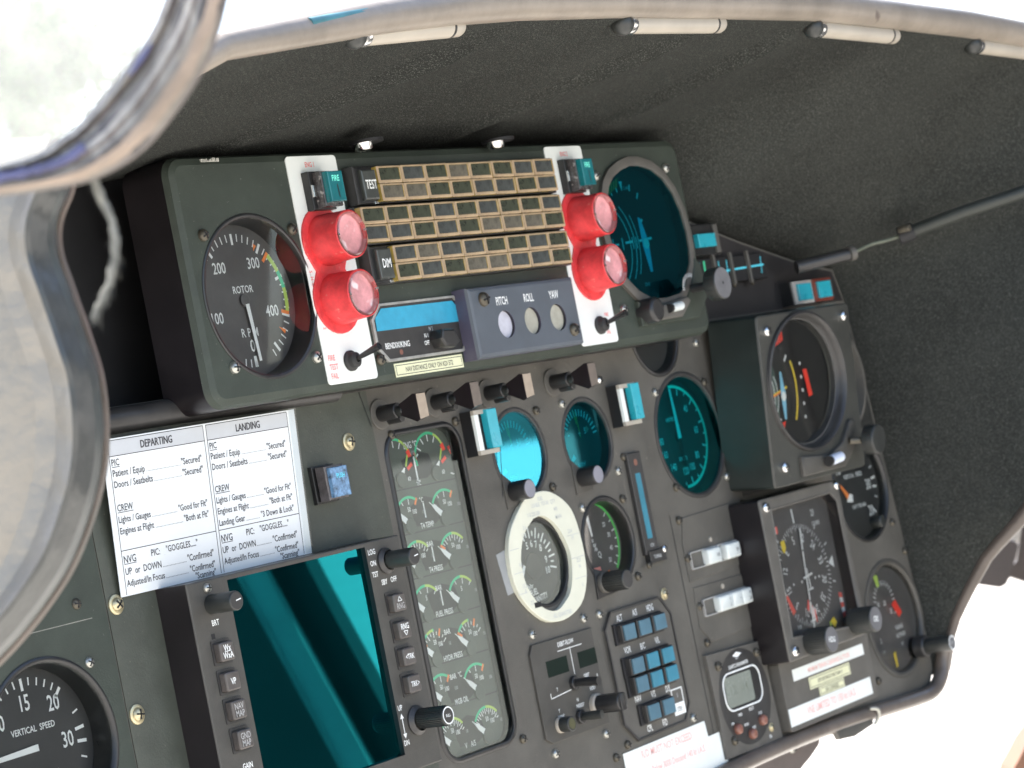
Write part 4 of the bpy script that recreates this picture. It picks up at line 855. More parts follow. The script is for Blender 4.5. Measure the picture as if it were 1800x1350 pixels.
# airspeed indicator, teal
def f_spd(m, u, v, z):
    m.band(u+.0, v, 3.02, 3.2, 93, -92, z+.005, TEALM)
    for k in range(13): a = 90-k*15.3; m.tick(u, v, a, 2.6 if k % 2 else 2.82, 3.0, .11, z, MARK)
    for s_, a in (('40', 50), ('60', 6), ('80', -38), ('100', -66), ('120', -88), ('140', -125), ('160', -155), ('180', -178)): m.text(s_, u+2.12*math.cos(rad(a)), v+2.12*math.sin(rad(a)), .64, z, MARK, xs=.72)
    m.text('AIRSPEED', u-.6, v+1.15, .34, z, MARK, xs=.75); m.text('KNOTS', u, v-1.35, .36, z, MARK, xs=.8)
t = gauge('airspeed_indicator', 'large round teal-glassed airspeed gauge with cyan rim arc, needle pointing up', G_SPD, 0, .85, f_spd, NVGT, mat=SATIN, lip=.08, flange=.2, cat='gauge')
m = MB(); u_, v_ = G_SPD[0]-.1, G_SPD[1]; m.tick(u_, v_, 93, -.1, 3.0, .38, -.7, MARK, .22); m.cyl(u_, v_, .3, -.83, -.72, DIAL); m.tick(u_, v_, -88, .2, 1.8, .22, -.7, DEEP); part('needle', m, t)
# dark gauge half hidden under the housing
def f_top(m, u, v, z): m.tick(u, v, 200, 1.3, 1.9, .15, z, MARK)
gauge('clock_gauge', 'small dark round gauge half hidden under the right end of the housing', (G_TOP[0], G_TOP[1], 2.45), 0, .5, f_top, GLASS)
# etched outline plates around switch groups
def outl(name, pts, h, label, cat, mat=PAINT, th=.08, gw=.05):
    t = thing(name, label, cat, sum(p[0] for p in pts)/len(pts), sum(p[1] for p in pts)/len(pts), h); m = MB(); m.prism(pts, h, h+th, mat, .03); part('plate', m, t, sm=20); return t

# autopilot mode panel
t = outl('mode_selector_panel', [(4.85, -13.75), (10.15, -13.75), (11.05, -14.85), (11.15, -20.3), (10.4, -21.25), (5.2, -21.35), (4.05, -20.2), (3.95, -14.7)], 0, 'eight-sided flight mode panel with four rows of blue square buttons', 'control panel', PLATE, .14)
m = MB(); m.holed([(4.85, -13.75), (10.15, -13.75), (11.05, -14.85), (11.15, -20.3), (10.4, -21.25), (5.2, -21.35), (4.05, -20.2), (3.95, -14.7)], [inset(ccw([(4.85, -13.75), (10.15, -13.75), (11.05, -14.85), (11.15, -20.3), (10.4, -21.25), (5.2, -21.35), (4.05, -20.2), (3.95, -14.7)]), .12)], .1, .22, SATIN); part('rim', m, t)
m = MB(); z = .146
for s_, x_, y_ in (('ALT', 5.7, -14.25), ('A/S', 7.35, -14.2), ('HDG', 9.0, -14.2), ('VOR', 5.9, -16.15), ('B/C', 7.5, -16.2), ('V/L', 9.1, -16.15), ('NAV', 6.0, -19.0), ('V/S', 7.6, -19.05), ('D/S', 9.2, -19.05), ('CPL', 6.6, -20.85), ('F/D', 8.25, -20.85)): m.text(s_, x_, y_, .54, z, MARK, xs=.62)
m.holed(R4(9.45, 10.65, -20.75, -19.2), [R4(9.52, 10.58, -20.68, -19.27)], z-.01, z+.01, MARK); m.rect(9.5, 10.6, -20.75, -20.05, z+.012, MARK); m.text('STBY', 10.05, -20.42, .4, z+.016, SATIN, xs=.62); m.text('1', 10.05, -19.6, .4, z+.01, DIM)
part('lettering', m, t)
for us, vv, mt in (((5.7, 7.35, 9.0), -15.12, (CYAND,)*3), ((5.9, 7.5, 9.15), -17.1, (CYAND, CYANV, CYANV)), ((5.95, 7.55, 9.2), -18.2, (CYAND, CYANV, CYANV)), ((6.6, 8.2), -19.95, (CYAND, CYAND))):
    m = MB(); m.box(us[0]-.95, us[-1]+.85, vv-.62, vv+.58, .14, .3, DEEP, .04); part('key_well', m, t)
    for u_, mm in zip(us, mt):
        m = MB(); m.box(u_-.68, u_+.68, vv-.5, vv+.5, .3, .62, SATIN, .05); m.box(u_-.55, u_+.6, vv-.43, vv+.44, .6, .72, mm, .03); part('key', m, t, label='blue square key')

# debit-flow panel
t = outl('flow_control_panel', [(-3.1, -14.25), (2.75, -14.3), (2.75, -19.75), (-2.9, -19.75), (-3.45, -19.4), (-3.45, -14.75)], 0, 'dark DEBIT-FLOW panel with two green-black windows and several stubby knobs', 'control panel', PLATED, .16)
m = MB(); z = .165
m.rect(-2.2, -.15, -16.25, -15.35, z, M('green_window', (.006, .014, .010), .5, spec=.15, ns=60, na=.3)); m.rect(.9, 2.9-.2, -16.3, -15.4, z, MC['green_window'])
m.text('DEBIT-FLOW', .0, -14.65, .36, z, MARK, xs=.75); m.line(.3, -14.95, .3, -16.5, .05, z, MARK); m.line(-.9, -15.0, 1.5, -15.0, .04, z, MARK); m.line(-2.3, -17.4, -.3, -17.25, .04, z, MARK); m.line(-2.3, -17.4, -2.3, -17.1, .04, z, MARK)
for s_, x_, y_ in (('DEBIT', 1.4, -16.75), ('T', -1.6, -17.0), ('N', .1, -17.9), ('PRESSET', .25, -18.25), ('RESET', 1.75, -17.55), ('T', -1.8, -18.15), ('LIGHT', -1.7, -18.5), ('0', 2.4, -16.95)): m.text(s_, x_, y_, .28, z, MARK, xs=.75)
part('lettering', m, t)
for (u_, v_), tip, r_, mt in (((0, -16.95), (0, -17.0, 1.9), .26, BLACK), ((0.0, -18.85), (.1, -18.85, 1.6), .26, KNOBD)):
    m = MB(); m.cyl(u_, v_, .4, .16, .4, BLACK, .05); m.tube([(u_, v_, .3), (u_, v_, 1.0), tip], [r_*.8, r_, r_], mt, 16); part('selector', m, t, sm=50)
m = MB(); m.cyl(1.7, -18.5, .62, .16, .45, ENAMEL, .08); m.cyl(1.7, -18.5, .5, .45, 2.0, BLACK, .05); m.box(1.45, 1.95, -19.0, -18.0, .5, 2.1, BLACK, .05); part('knob', m, t, sm=45)
m = MB(); m.cyl(-2.0, -18.9, .45, .16, .35, ENAMEL, .05); m.cyl(-2.0, -18.9, .42, .35, 1.0, KNOBD, .05); m.disc(-2.0, -18.9, .3, 1.01, M('olive_lens', (.05, .05, .015), .3, ns=60, na=.2), 20); part('press_lamp', m, t, sm=45)

# rocker switch plates
def rocker(pts, u0, u1, vc, caps_, label, two):
    t = outl('switch_plate', pts, 0, label, 'switch', PAINT, .07); t['group'] = 'white rocker switch plates'
    m = MB()
    segs = [(u0, u1)] if not two else [(u0, u0+3.0), (u1-2.9, u1)]
    for a, b in segs: m.holed(rr(a, b, vc-.53, vc+.53, .12, 3), [rr(a+.07, b-.07, vc-.46, vc+.46, .1, 3)], .05, .2, M('thin_bright_frame', (.45, .45, .44), .3, .4, ns=60, na=.1))
    part('guard', m, t)
    for (x_, w2, s_) in caps_:
        m = MB(); m.prism(rr(x_-w2, x_+w2, vc-.48, vc+.47, .14, 3), .07, .55, ROCK, .12); 
        for i, ss in enumerate(s_): m.text(ss, x_+w2*.45, vc+.18*(len(s_)-1)-.36*i, .28, .556, INK, ang=0, xs=.7)
        part('rocker', m, t, sm=50)
    m = MB(); m.cyl((u0+u1)/2-.3, vc+.95, .16, .07, .16, ENAMEL, .04, 16); part('pilot_dot', m, t)
rocker([(14.5, -9.65), (20.2, -9.5), (21.1, -11.0), (21.2, -13.3), (13.95, -13.5), (13.95, -11.2)], 14.35, 20.35, -12.3, [(16.6, .75, ('DSR',)), (18.85, .8, ('ON',))], 'plate with two separate white rocker switches, upper of the two', True)
rocker([(14.2, -13.9), (21.2, -13.95), (21.2, -17.2), (15.1, -17.35), (14.05, -16.3)], 14.75, 20.6, -15.25, [(16.9, .8, ('5', '2')), (18.2, .65, ('>',)), (19.4, .6, ('10', '30'))], 'plate with three joined white rockers, lower of the two', False)

# clock
t = outl('chronometer', [(13.75, -17.95), (20.3, -18.2), (20.6, -24.45), (13.9, -24.3)], 0, 'quartz chronometer with oval grey display and three brown buttons', 'clock', PLATE, .28)
m = MB(); z = .285; cu_, cv_ = 17.2, -21.1
m.band(cu_, cv_, 2.85, 2.93, 0, 360, z, SATIN, 60)
m.poly(circ(cu_, cv_, 2.86), z, SATIN)
lw = rr(14.85, 19.3, -21.75, -19.4, .8, 6); m.holed(lw, [inset(ccw(lw), .09)], z-.02, z+.04, MARK)
m.text('QUARTZ CHRONOMETER', 17.1, -19.12, .3, z+.005, MARK, xs=.66); m.text('M877', 17.1, -18.85+.12, .2, z+.005, DIM)
m.poly([(16.6, -18.55), (17.1, -18.35), (17.7, -18.5), (17.2, -18.68)], z+.005, MARK)
for s_, x_, y_ in (('TIMER', 16.2, -22.05), ('SELECT', 17.6, -21.95), ('ST/SP', 18.5, -22.4), ('DIM', 15.2, -22.4), ('MODE', 16.7, -22.75), ('RESET', 17.5, -23.1)): m.text(s_, x_, y_, .24, z+.005, MARK, xs=.75)
m.text('SA', 19.2, -24.0, .3, z, MARK)
part('face', m, t)
m = MB(); m.poly(inset(ccw(lw), .09), z+.003, BLACK); m.poly(rr(15.1, 18.3, -21.5, -19.65, .15, 4), z+.006, LCD)
for k, c in enumerate('12:04'): m.text(c, 15.75+k*.45, -20.5, .8, z+.008, M('lcd_segment', (.13, .15, .12), .4, ns=60, na=.1), xs=.8)
part('display', m, t, label='grey liquid crystal display')
for x_, y_ in ((15.55, -22.8), (17.05, -23.4), (18.5, -22.85)):
    m = MB(); m.cyl(x_, y_, .33, .28, .6, BUTTON, .15, 24); part('button', m, t, sm=50)
for x_, y_ in ((14.75, -18.8), (19.35, -18.8), (14.95, -23.4)): screw(t, x_, y_, .28, 'dark', 1.0)
screw(t, 19.45, -23.5, .28, 'brass', .7)

# sticker plate
t = outl('blank_plate', rr(19.95+.9, 32.6, -24.2, -19.75, .3, 4), 0, 'blank grey cover plate with four stickers at lower right', 'cover plate', PLATE, .8)
P_H = .8
sticker('warning_sticker', 'white sticker with one line of red lettering, topmost of the four on the plate', R4(22.3, 31.7, -21.25, -20.53), P_H, WHITE, [('MINIMUM TERRAIN CLEARANCE ALTITUDE', 27.0, -20.9, .40, FADERED, dict(xs=.72))], 'sticker', 'stickers on the cover plate')
sticker('warning_sticker', 'yellow strip label with black border, upper of the two between the white stickers', R4(24.1, 29.5, -22.12, -21.37), P_H, CREAM, [('GPS DISTANCE ONLY NAV 3', 26.8, -21.74, .34, INK, dict(xs=.75))], 'sticker', 'stickers on the cover plate', INK)
sticker('warning_sticker', 'short yellow label with black border, just above the wide white sticker', R4(25.15, 28.45, -22.73, -22.17), P_H, CREAM, [('NAV 3 ENABLED', 26.8, -22.45, .32, INK, dict(xs=.75))], 'sticker', 'stickers on the cover plate', INK)
sticker('warning_sticker', 'wide white sticker reading VNE LIMITED TO in faded red, lowest on the plate', R4(20.95, 31.85, -23.88, -22.77), P_H+.004, WHITE, [('VNE LIMITED TO 150 kt I.A.S.', 26.4, -23.28, .66, FADERED, dict(xs=.78))], 'sticker', 'stickers on the cover plate')
sticker('speed_limit_sticker', 'white two-line sticker reading R/D MUST NOT EXCEED at the bottom edge', [(3.55, -24.6), (14.25, -24.6), (14.2, -22.6), (12.6, -22.62), (12.5, -21.65), (3.55, -21.72)], .03, WHITE, [('R/D MUST NOT EXCEED', 8.1, -22.15, .62, FADERED, dict(xs=.82)), ('Below 3000 Descend 140 kt I.A.S.', 9.1, -23.15, .55, FADERED, dict(xs=.78))], 'sticker')
m = MB(); m.line(-13, -25.5, 6, -22.15-.0, .03, .01, DEEP)

# ================================================================ right-hand attitude indicator
AH = 3.4
t = thing('artificial_horizon', 'box-shaped attitude indicator with red flags and yellow bar in the dark right side', 'attitude indicator', 26.5, -3.5, 0, 'attitude indicators')
TT = Matrix.Translation((20.6, -9.15, 3.0)) @ Matrix.Rotation(rad(5.5), 4, 'X')   # face frame
def L(pts): return pts
m = MB(); m.T = TT
u0, u1, v0, v1 = 0, 12.0, 0, 10.7
cx_, cy_, cr = 5.45, 6.2, 4.25
SX = 1.13; TS = TT @ Matrix.Translation((cx_, 0, 0)) @ Matrix.Diagonal((SX, 1, 1, 1)) @ Matrix.Translation((-cx_, 0, 0))
m.holed(rr(u0, u1, v0, v1, .3, 3), [[(cx_+(x-cx_)*SX, y) for x, y in circ(cx_, cy_, cr)]], -3.3, .2, M('shaded_box_paint', (.036, .037, .032), .42, ns=22, na=.26, bs=900, ba=.3, speck=(420, .70, (.10, .10, .08))), M('box_side', (.018, .024, .022), .35, ns=40, na=.2), bev=.12); part('case', m, t)  # darker copy of the panel paint, with the hood's shade in its colour
m = MB(); m.T = TS
m.lathe([(cr+.2, .2), (cr+.16, .38), (cr+.04, .44), (cr-.06, .38), (cr-.12, .1), (cr-.2, -.1), (cr-.26, -.2)], cx_, cy_, SATIN, 64); part('bezel', m, t, sm=50)
m = MB(); m.T = TS; m.lathe([(cr-.26, -.2), (cr-.34, -.22), (cr-.42, -.62)], cx_, cy_, DIALG, 64); m.band(cx_+.1, cy_, cr-.62, cr-.52, 62, -62, -.5, PLATE); part('inner_ring', m, t, sm=50)
m = MB(); m.T = TS; z = -.6
m.disc(cx_, cy_, cr-.38, z, HORNG, 56); m.T = TT; z += .02
m.poly([(2.1, 5.0), (2.0, 6.6), (2.35, 8.0), (2.9, 7.0), (3.05, 5.6), (2.95, 4.2), (2.6, 3.2), (2.3, 4.0)], z, M('green_grey_card', (.05, .08, .065), .4, ns=40, na=.2))
for dx in (2.55, 2.95): m.band(dx-2.1, 5.6, 2.1, 2.17, 34, -36, z+.01, MARK)
m.line(1.9, 5.5, 4.15, 6.0, .15, z+.03, YELL); m.line(1.9, 5.45, 3.3, 5.75, .12, z+.034, ORANGE)
m.poly([(3.4, 7.0), (3.6, 7.0), (3.9, 5.6), (3.7, 4.0), (3.45, 4.0), (3.3, 5.6)], z+.04, SKYB); m.disc(3.6, 5.45, .3, z+.05, MARK, 16)
m.band(1.4, 5.7, 3.9, 4.08, 28, -28, z+.01, YELL)
for k in range(5): m.disc(6.15, 7.3-k*.85, .12, z+.01, MARK, 12)
m.poly([(6.35, 6.9), (6.85, 6.9), (7.3, 5.2), (6.8, 5.1)], z+.05, REDM)
m.poly([(2.75, 8.45), (2.75, 9.0), (4.25, 9.55), (4.25, 8.95)], z+.05, REDM)
for k in range(4): m.line(2.98+k*.32, 8.55+k*.12, 3.08+k*.32, 9.05+k*.12, .07, z+.056, HORNG)
m.poly([(2.5, 2.9), (3.1, 3.0), (3.5, 3.9), (2.95, 3.8)], z+.05, REDM)
m.tick(cx_, cy_, 128, 3.2, 3.6, .1, z+.01, MARK); m.tick(4.2, 7.6, 50, 0, .5, .14, z+.01, MARK); m.tick(3.0, 4.0, 60, -.5, .1, .14, z+.01, MARK)
part('dial_face', m, t)
m = MB(); m.T = TS; m.disc(cx_, cy_, cr-.27, -.21, GLASS, 56); part('glass', m, t)
m = MB(); m.T = TT; m.prism([(3.3, .35), (8.8, .35), (10.2, 1.3), (10.6, 3.2), (10.0, 3.2), (8.8, 1.9), (7, 1.35), (3.3, 1.6)], .2, .5, PLATED, .1); m.tube([(9.4, 1.9, .6), (10.4, 1.8, 1.5)], .22, DSCREW, 12); m.cyl(10.6, 1.8, .95, 1.3, 2.1, KNOBD, .1, 32); part('knob', m, t, sm=50)
m = MB(); m.T = TT; m.tube([(6.1, 1.0, .85), (7.5, 1.1, .85)], .33, M('pale_blue_tab', (.55, .60, .70), .4, ns=60, na=.1), 16); m.tube([(5.85, .98, .85), (6.12, 1.0, .85)], .335, BLACK, 16); part('caging_tab', m, t, label='pale blue pull tab', sm=50)
for x_, y_ in ((1.0, 9.7), (11.0, 9.9), (1.3, 1.2)):
    s_ = screw(t, 26, -3, 0, 'bright', 1.2); q = TT @ Vector((x_, y_, .2)); b = BASE[t.name]; s_.location = ((q.x-b[0])*CM, (q.y-b[1])*CM, (q.z-b[2])*CM)
# plain round bezel further right
def f_none(m, u, v, z): m.band(u, v, 1.8, 1.86, 40, -50, z, DIM)
gauge('round_gauge', 'dark unlit round gauge showing only its curved bezel right of the box-shaped indicator', (35.8, -3.2, 3.35), .3, .2, f_none, GLASS, mat=PLATE, lip=.5, flange=.5)

# ================================================================ horizontal situation indicator
QH = 2.3
t = thing('compass_indicator', 'square box compass instrument with round rotating card, striped flags and two knobs', 'compass', 25, -14.7, 0)
win = [(21.2, -10.45), (28.75, -10.38), (29.4, -10.95), (29.4, -18.0), (28.3, -18.9), (20.75, -18.3)]
m = MB(); m.holed(rr(19.85, 30.1, -19.75, -9.62, .2, 3), [ccw(win)], 0, QH, PLATE, SIDE, bev=.1); part('case', m, t, sm=30)
m = MB(); o = ccw(win); n = len(o); m.add([(x, y, QH) for x, y in o]+[(x, y, QH+.04) for x, y in inset(o, -.08)]+[(x, y, QH) for x, y in inset(o, -.14)], [[i+l*n, i+n+l*n, (i+1) % n+n+l*n, (i+1) % n+l*n] for l in range(2) for i in range(n)], PLATE); part('window_edge', m, t)
z = QH-.75; m = MB(); m.poly(inset(o, -.02), z, DIALG); z += .02; cu_, cv_, cr = 24.9, -15.0, 3.25
for k in range(72):
    a = k*5+2; x_, y_ = cu_+cr*math.cos(rad(a)), cv_+cr*math.sin(rad(a))
    if 20.9 < x_ < 29.2: m.tick(cu_, cv_, a, cr-.42 if k % 2 == 0 else cr-.25, cr, .055, z+.01, MARK)
for k, s_ in enumerate(('2', 'N', '33', '30', 'W', '24', '21', 'S', '15', '12', 'E', '5')):
    a = 75-k*30+0; a2 = a; x_, y_ = cu_+(cr-.85)*math.cos(rad(a2)), cv_+(cr-.85)*math.sin(rad(a2)); m.text({'N': '24', 'W': '33', 'S': '3'}.get(s_, s_), x_, y_, .76, z+.01, MARK, ang=a2-90, xs=.7)
m.tick(cu_, cv_, 92, cr+.1, cr+1.0, .16, z+.012, MARK)
for a in (50, 25, 5, -15, 135): m.tick(cu_, cv_, a, cr+.2, cr+.55, .09, z+.012, MARK)
m.text('20', 27.3, -11.3, .62, z+.01, MARK, xs=.7); m.text('COURSE', 27.5, -12.0, .36, z+.01, MARK, xs=.72); m.text('DIST', 21.7, -12.4, .36, z+.01, MARK, xs=.72)
def stripes(q, nn):   # q: quad a,b,c,d ; bands from a-d to b-c
    a, b, c, d = [Vector(p) for p in q]
    for k in range(nn):
        t0, t1 = k/nn, (k+1)/nn; w4 = [a.lerp(b, t0), a.lerp(b, t1), d.lerp(c, t1), d.lerp(c, t0)]; m.poly([(p.x, p.y) for p in w4], z+.03, (M('flag_red', (.8, .13, .10), .5, ns=50, na=.05) if k % 2 == 0 else MARK))
stripes([(21.4, -11.6), (22.6, -11.55), (22.6, -12.0), (21.4, -12.05)], 5)
stripes([(24.3, -17.1), (25.3, -18.1), (25.3, -17.3), (24.6, -16.5)], 5)
stripes([(28.6, -16.7), (28.6, -18.4), (29.0, -18.3), (29.0, -16.8)], 5)
m.poly([(21.9, -15.6), (22.5, -17.2), (22.9, -17.0), (22.3, -15.9)], z+.02, MC['flag_red']); m.poly([(21.9, -15.2), (22.0, -15.9), (22.25, -15.9)], z+.02, MARK)
m.poly([(22.65, -12.55), (23.15, -12.5), (23.2, -13.0), (22.9, -13.35), (22.7, -13.1)], z+.03, YELL); m.poly([(26.9, -18.3), (27.4, -18.1), (27.7, -18.5), (27.3, -18.8)], z+.03, YELL); m.rect(26.75, 26.95, -18.6, -18.3, z+.03, LIME)
m.poly([(28.1, -14.7), (28.75, -14.3), (28.75, -15.1)], z+.02, MARK); m.text('VOR', 23.0, -18.0, .36, z+.01, MARK, xs=.7)
for a in range(4): m.disc(cu_-1.6+a*1.05 if a < 2 else cu_+.2+a*.5, cv_-.35, .09, z+.01, MARK, 10)
part('dial_face', m, t)
m = MB(); m.line(25.25, -12.05, 25.05, -13.4, .17, z+.10, MARK); m.line(25.05, -13.5, 24.75, -16.6, .15, z+.09, MARK); m.line(24.75, -16.7, 24.6, -18.5, .17, z+.10, MARK)
m.line(24.4, -15.15, 25.6, -15.0, .14, z+.14, MARK); m.line(25.0, -14.6, 25.1, -15.9, .12, z+.14, MARK); m.line(24.85, -15.95, 25.4, -15.9, .1, z+.14, MARK); m.line(24.3, -17.9, 25.0, -17.85, .12, z+.12, MARK); part('course_pointer', m, t)
m = MB(); m.poly(inset(o, -.01), QH-.1, GLASS2); part('glass', m, t)
for u_, v_, s_ in ((22.6, -18.95, 'HDG'), (28.6, -18.7, 'CRS')):
    m = MB(); m.cyl(u_, v_, .82, QH-.1, QH+1.6, KNOBD, .06, 40, top=KNOBG); m.text(s_, u_, v_, .5, QH+1.606, MARK, xs=.75, ang=-8)
    for k in range(36): a = 2*PI*k/36; m.add([(u_+(.82+d)*math.cos(a+e), v_+(.82+d)*math.sin(a+e), z_) for z_ in (QH+.1, QH+1.5) for d, e in ((-.01, -.05), (.03, 0), (-.01, .05))], [[0, 1, 4, 3], [1, 2, 5, 4]], KNOBD)
    part('knob', m, t, label='knob marked '+s_, sm=45)
screw(t, 20.4, -10.15, QH, 'bright', 1.15); screw(t, 20.5, -19.15, QH, 'bright', 1.15); screw(t, 29.65, -9.95, QH, 'bright', 1.1)

# ================================================================ vertical speed indicators
def f_vsi(m, u, v, z):
    for k in range(9): a = 92+k*9 if 0 else 132-k*9.5; 
    for a, b in [(92, 1), (83.5, 0), (74, 0), (65, 0), (56, 0), (101, 0), (110, 0), (120, 0), (130, 0), (48, 1), (22, 0), (7, 1), (-5, 1), (-19, 0), (-40, 1), (-60, 0)]: m.tick(u, v, a, 2.55 if b else 2.75, 3.1, .15 if b else .08, z, MARK)
    for s_, x_, y_ in (('10', -1.75, 1.45), ('15', -.1, 2.05), ('20', 1.55, 1.75), ('30', 2.0, .02), ('20', 1.7, -1.75)): m.text(s_, u+x_, v+y_, 1.0, z, MARK, xs=.72)
    m.text('VERTICAL  SPEED', u+.1, v+.85, .40, z, MARK, xs=.85); m.text('100 FT PER MIN', u+.2, v-1.25, .36, z, MARK, xs=.8)
for k, (G, lb) in enumerate([((G_VSI[0], G_VSI[1], 3.72), 'large black VERTICAL SPEED gauge with 15 20 30 at the lower left corner'), (G_VSR, 'black vertical speed gauge with orange pointer half hidden by the compass instrument')]):
    t = gauge('vertical_speed_indicator', lb, G, .06 if k == 0 else 0, 1.2 if k == 0 else .5, f_vsi, GLASS, lip=.1, flange=.16, group='vertical speed indicators')
    m = MB(); u_, v_ = G[0], G[1]; z = .06-1.05 if k == 0 else -.4
    if k == 0: m.tick(u_, v_, 182, -.1, 2.6, .3, z, MARK, .2)
    else: m.tick(u_-2.2, v_+.6, -48, 0, 1.5, .1, z, ORANGE, .45); m.poly([(u_-1.6, v_-.8), (u_-.7, v_-.9), (u_-.6, v_-.4), (u_-1.0, v_-.3)], z+.01, MARK)
    part('needle', m, t)
    if k == 1:
        m = MB(); m.cyl(u_+1.6, v_-2.6, .42, -.45, .3, KNOBD, .08); part('adjuster', m, t, sm=50)

# radar altimeter
def f_ralt(m, u, v, z):
    for k in range(16): m.tick(u-.4, v+1.2, 170-k*13, 1.15, 1.5, .06, z, MARK)
    for s_, x_, y_ in (('10', -1.3, 1.2), ('20', -.4, 1.15), ('25', .3, .5), ('2', -1.9, -3.2+2)): m.text(s_, u+x_, v+y_, .48, z, MARK, xs=.75)
    m.text('RADAR', u+1.0, v-.7, .42, z, MARK, xs=.75); m.text('ALTITUDE', u+1.0, v-1.25, .38, z, MARK, xs=.75); m.text('FT', u+1.0, v-1.9, .36, z, MARK, xs=.75)
    m.poly([(u-1.35, v+3.25), (u-.75, v+3.1), (u-.7, v+2.4), (u-1.05, v+2.3)], z+.02, LIME)
    m.poly([(u+.5, v+.9), (u+1.1, v+1.15), (u+1.75, v+.2), (u+1.2, v-.1)], z+.02, REDM)
    m.poly([(u-.6, v-2.3), (u-.25, v-2.2), (u-.25, v-3.2), (u-.5, v-3.3)], z+.02, YELL)
    m.tick(u-.4, v+1.2, -35, 1.5, 1.6, .2, z, MARK); m.text('OFF', u-1.8, v+.9-2.9, .3, z, DIM)
t = gauge('radar_altimeter', 'round RADAR ALTITUDE gauge with green, red and yellow bugs at the lower right', G_RALT, 0, .35, f_ralt, GLASS2, mat=PLATED, lip=.1, flange=.3, dial=DIALG)
m = MB(); m.prism([(33.9, -16.6), (41.2, -16.2), (42.0, -17.5), (42.0, -22.4), (40.6, -23.8), (35.3, -24.0), (33.9, -22.3)], 0, .001, PLATED)
m = MB(); m.cyl(40.6, -22.3, .75, 0, .8, BLACK, .1); m.cyl(40.6, -22.3, .52, .8, 2.7, KNOBD, .05, 28, top=KNOBG); m.band(40.6, -22.3, .42, .5, 0, 360, 2.706, MARK, 28); m.text('PTT', 40.6, -22.3, .3, 2.706, DIM); part('knob', m, t, label='long black knob with white ringed end', sm=45)

# ================================================================ below and beyond the panel
m = MB(); m.prism([(26.6, -25.2), (29.0, -25.2), (31.6, -25.2), (31.6, -25.85), (29.0, -26.1), (27.0, -25.9)], .2, .6, PLATED, .1); m.tube(smooth([(31.0, -24.7, .8), (31.7, -24.9, 1.0), (31.9, -25.4, .9), (31.7, -25.9, .6)], 4), .13, SCREW, 10); single('latch', m, 'small black latch with wire loop under the bottom edge trim', 'latch', 29.5, -26, .5, sm=40)
COLM = M('brown_black_cover', (.07, .055, .05), .5, ns=60, na=.2)
def fp(pts, Z, th, mat, name, label, cat, bev=1.0, kind=None, group=None):
    # a solid plate facing the camera: outline at distance Z, thickness th cm going away
    a = [Vector(far(x, y, Z)) for x, y in pts]; c = [Vector(far(x, y, Z+th)) for x, y in pts]
    fwd = (Vector(far(900, 675, Z+th))-Vector(far(900, 675, Z))); c = [p+fwd for p in a]
    cen = sum(a, Vector())/len(a); top = [cen+(p-cen)*.97-fwd*.08 for p in a]
    n = len(a); m = MB(); m.add(top+a+c, [list(range(n))]+[[i, (i+1) % n, n+(i+1) % n, n+i] for i in range(n)]+[[n+i, n+(i+1) % n, 2*n+(i+1) % n, 2*n+i] for i in range(n)]+[[2*n+i for i in range(n)][::-1]], mat)
    return m, cen
m, c = fp([(1255, 1352), (1300, 1334), (1378, 1308), (1446, 1282), (1440, 1308), (1425, 1330), (1400, 1360), (1370, 1400), (1255, 1440)], 172, 4, COLM, '', '', '')
t = thing('column_cover', 'rounded brown-black cover with one screw under the bottom edge of the panel', 'cover', *c); part('shell', m, t, sm=20)
s_ = screw(t, *far(1391, 1316, 171.5)[:2], far(1391, 1316, 171.5)[2], 'steel', 1.1)
DBR = M('dark_brown_plastic', (.035, .026, .022), .45, ns=20, na=.2)
t = None
m, c = fp([(1640, 1010), (1700, 975), (1750, 941), (1783, 950), (1789, 957), (1785, 975), (1773, 1015), (1766, 1028), (1756, 1033), (1742, 1031), (1640, 1016)], 250, 10, DBR, '', '', '')
t = thing('door_pocket', 'dark brown rounded door box with cream top beyond the hood edge at right', 'door trim', *c); part('box', m, t, sm=20)
m, c = fp([(1745, 941), (1762, 925), (1776, 914), (1788, 917), (1793, 930), (1790, 953), (1783, 950)], 254, 8, ENAMEL, '', '', ''); part('cap', m, t, sm=20)
m, c = fp([(1765, 1012), (1786, 985), (1793, 930), (1800, 900), (1850, 860), (1850, 1040)], 262, 6, DBR, '', '', ''); single('door_frame', m, 'dark brown door frame piece at the right edge behind the door box', 'door frame', *c, sm=20)
m, c = fp([(1776, 1356), (1790, 1332), (1802, 1308), (1860, 1230), (1860, 1400), (1770, 1400)], 240, 5, M('rust_brown', (.16, .07, .035), .5, ns=30, na=.2), '', '', ''); single('seat_corner', m, 'rust brown corner piece at the bottom right edge of the frame', 'seat', *c, sm=20)

# the right-hand cabin door: outside the frame, seen only in the gauge glasses
DOORM = M('unseen_door_lining', (.045, .042, .040), .7, ns=5, na=.3)
door = thing('unseen_cabin_door', 'unseen dark door with a slanted window, there for its reflection in the gauge glass', 'door', 78, -10, 60)  # unseen door, its openings and trim shaped for the glass reflections
def yz(m, poly, holes, u0, u1, mat):      # polygons given as (h, v) on a wall of constant u
    m.T = Matrix(((0, 0, 1, 0), (0, 1, 0, 0), (1, 0, 0, 0), (0, 0, 0, 1))); m.holed(poly, holes, u0, u1, mat)
m = MB(); yz(m, [(14, -75), (150, -75), (150, 55), (14, 55)], [ccw([(50, -10), (54, -34), (73.5, -36), (80, -32), (88, -12.5), (94, 4), (60, 4), (50, 0)]), ccw([(89, 9), (92.5, 9), (87, 28), (83, 28)])], 78, 80, DOORM); part('unseen_door_panel', m, door)  # upper slot added to reflect a pale band in the tachometer glass
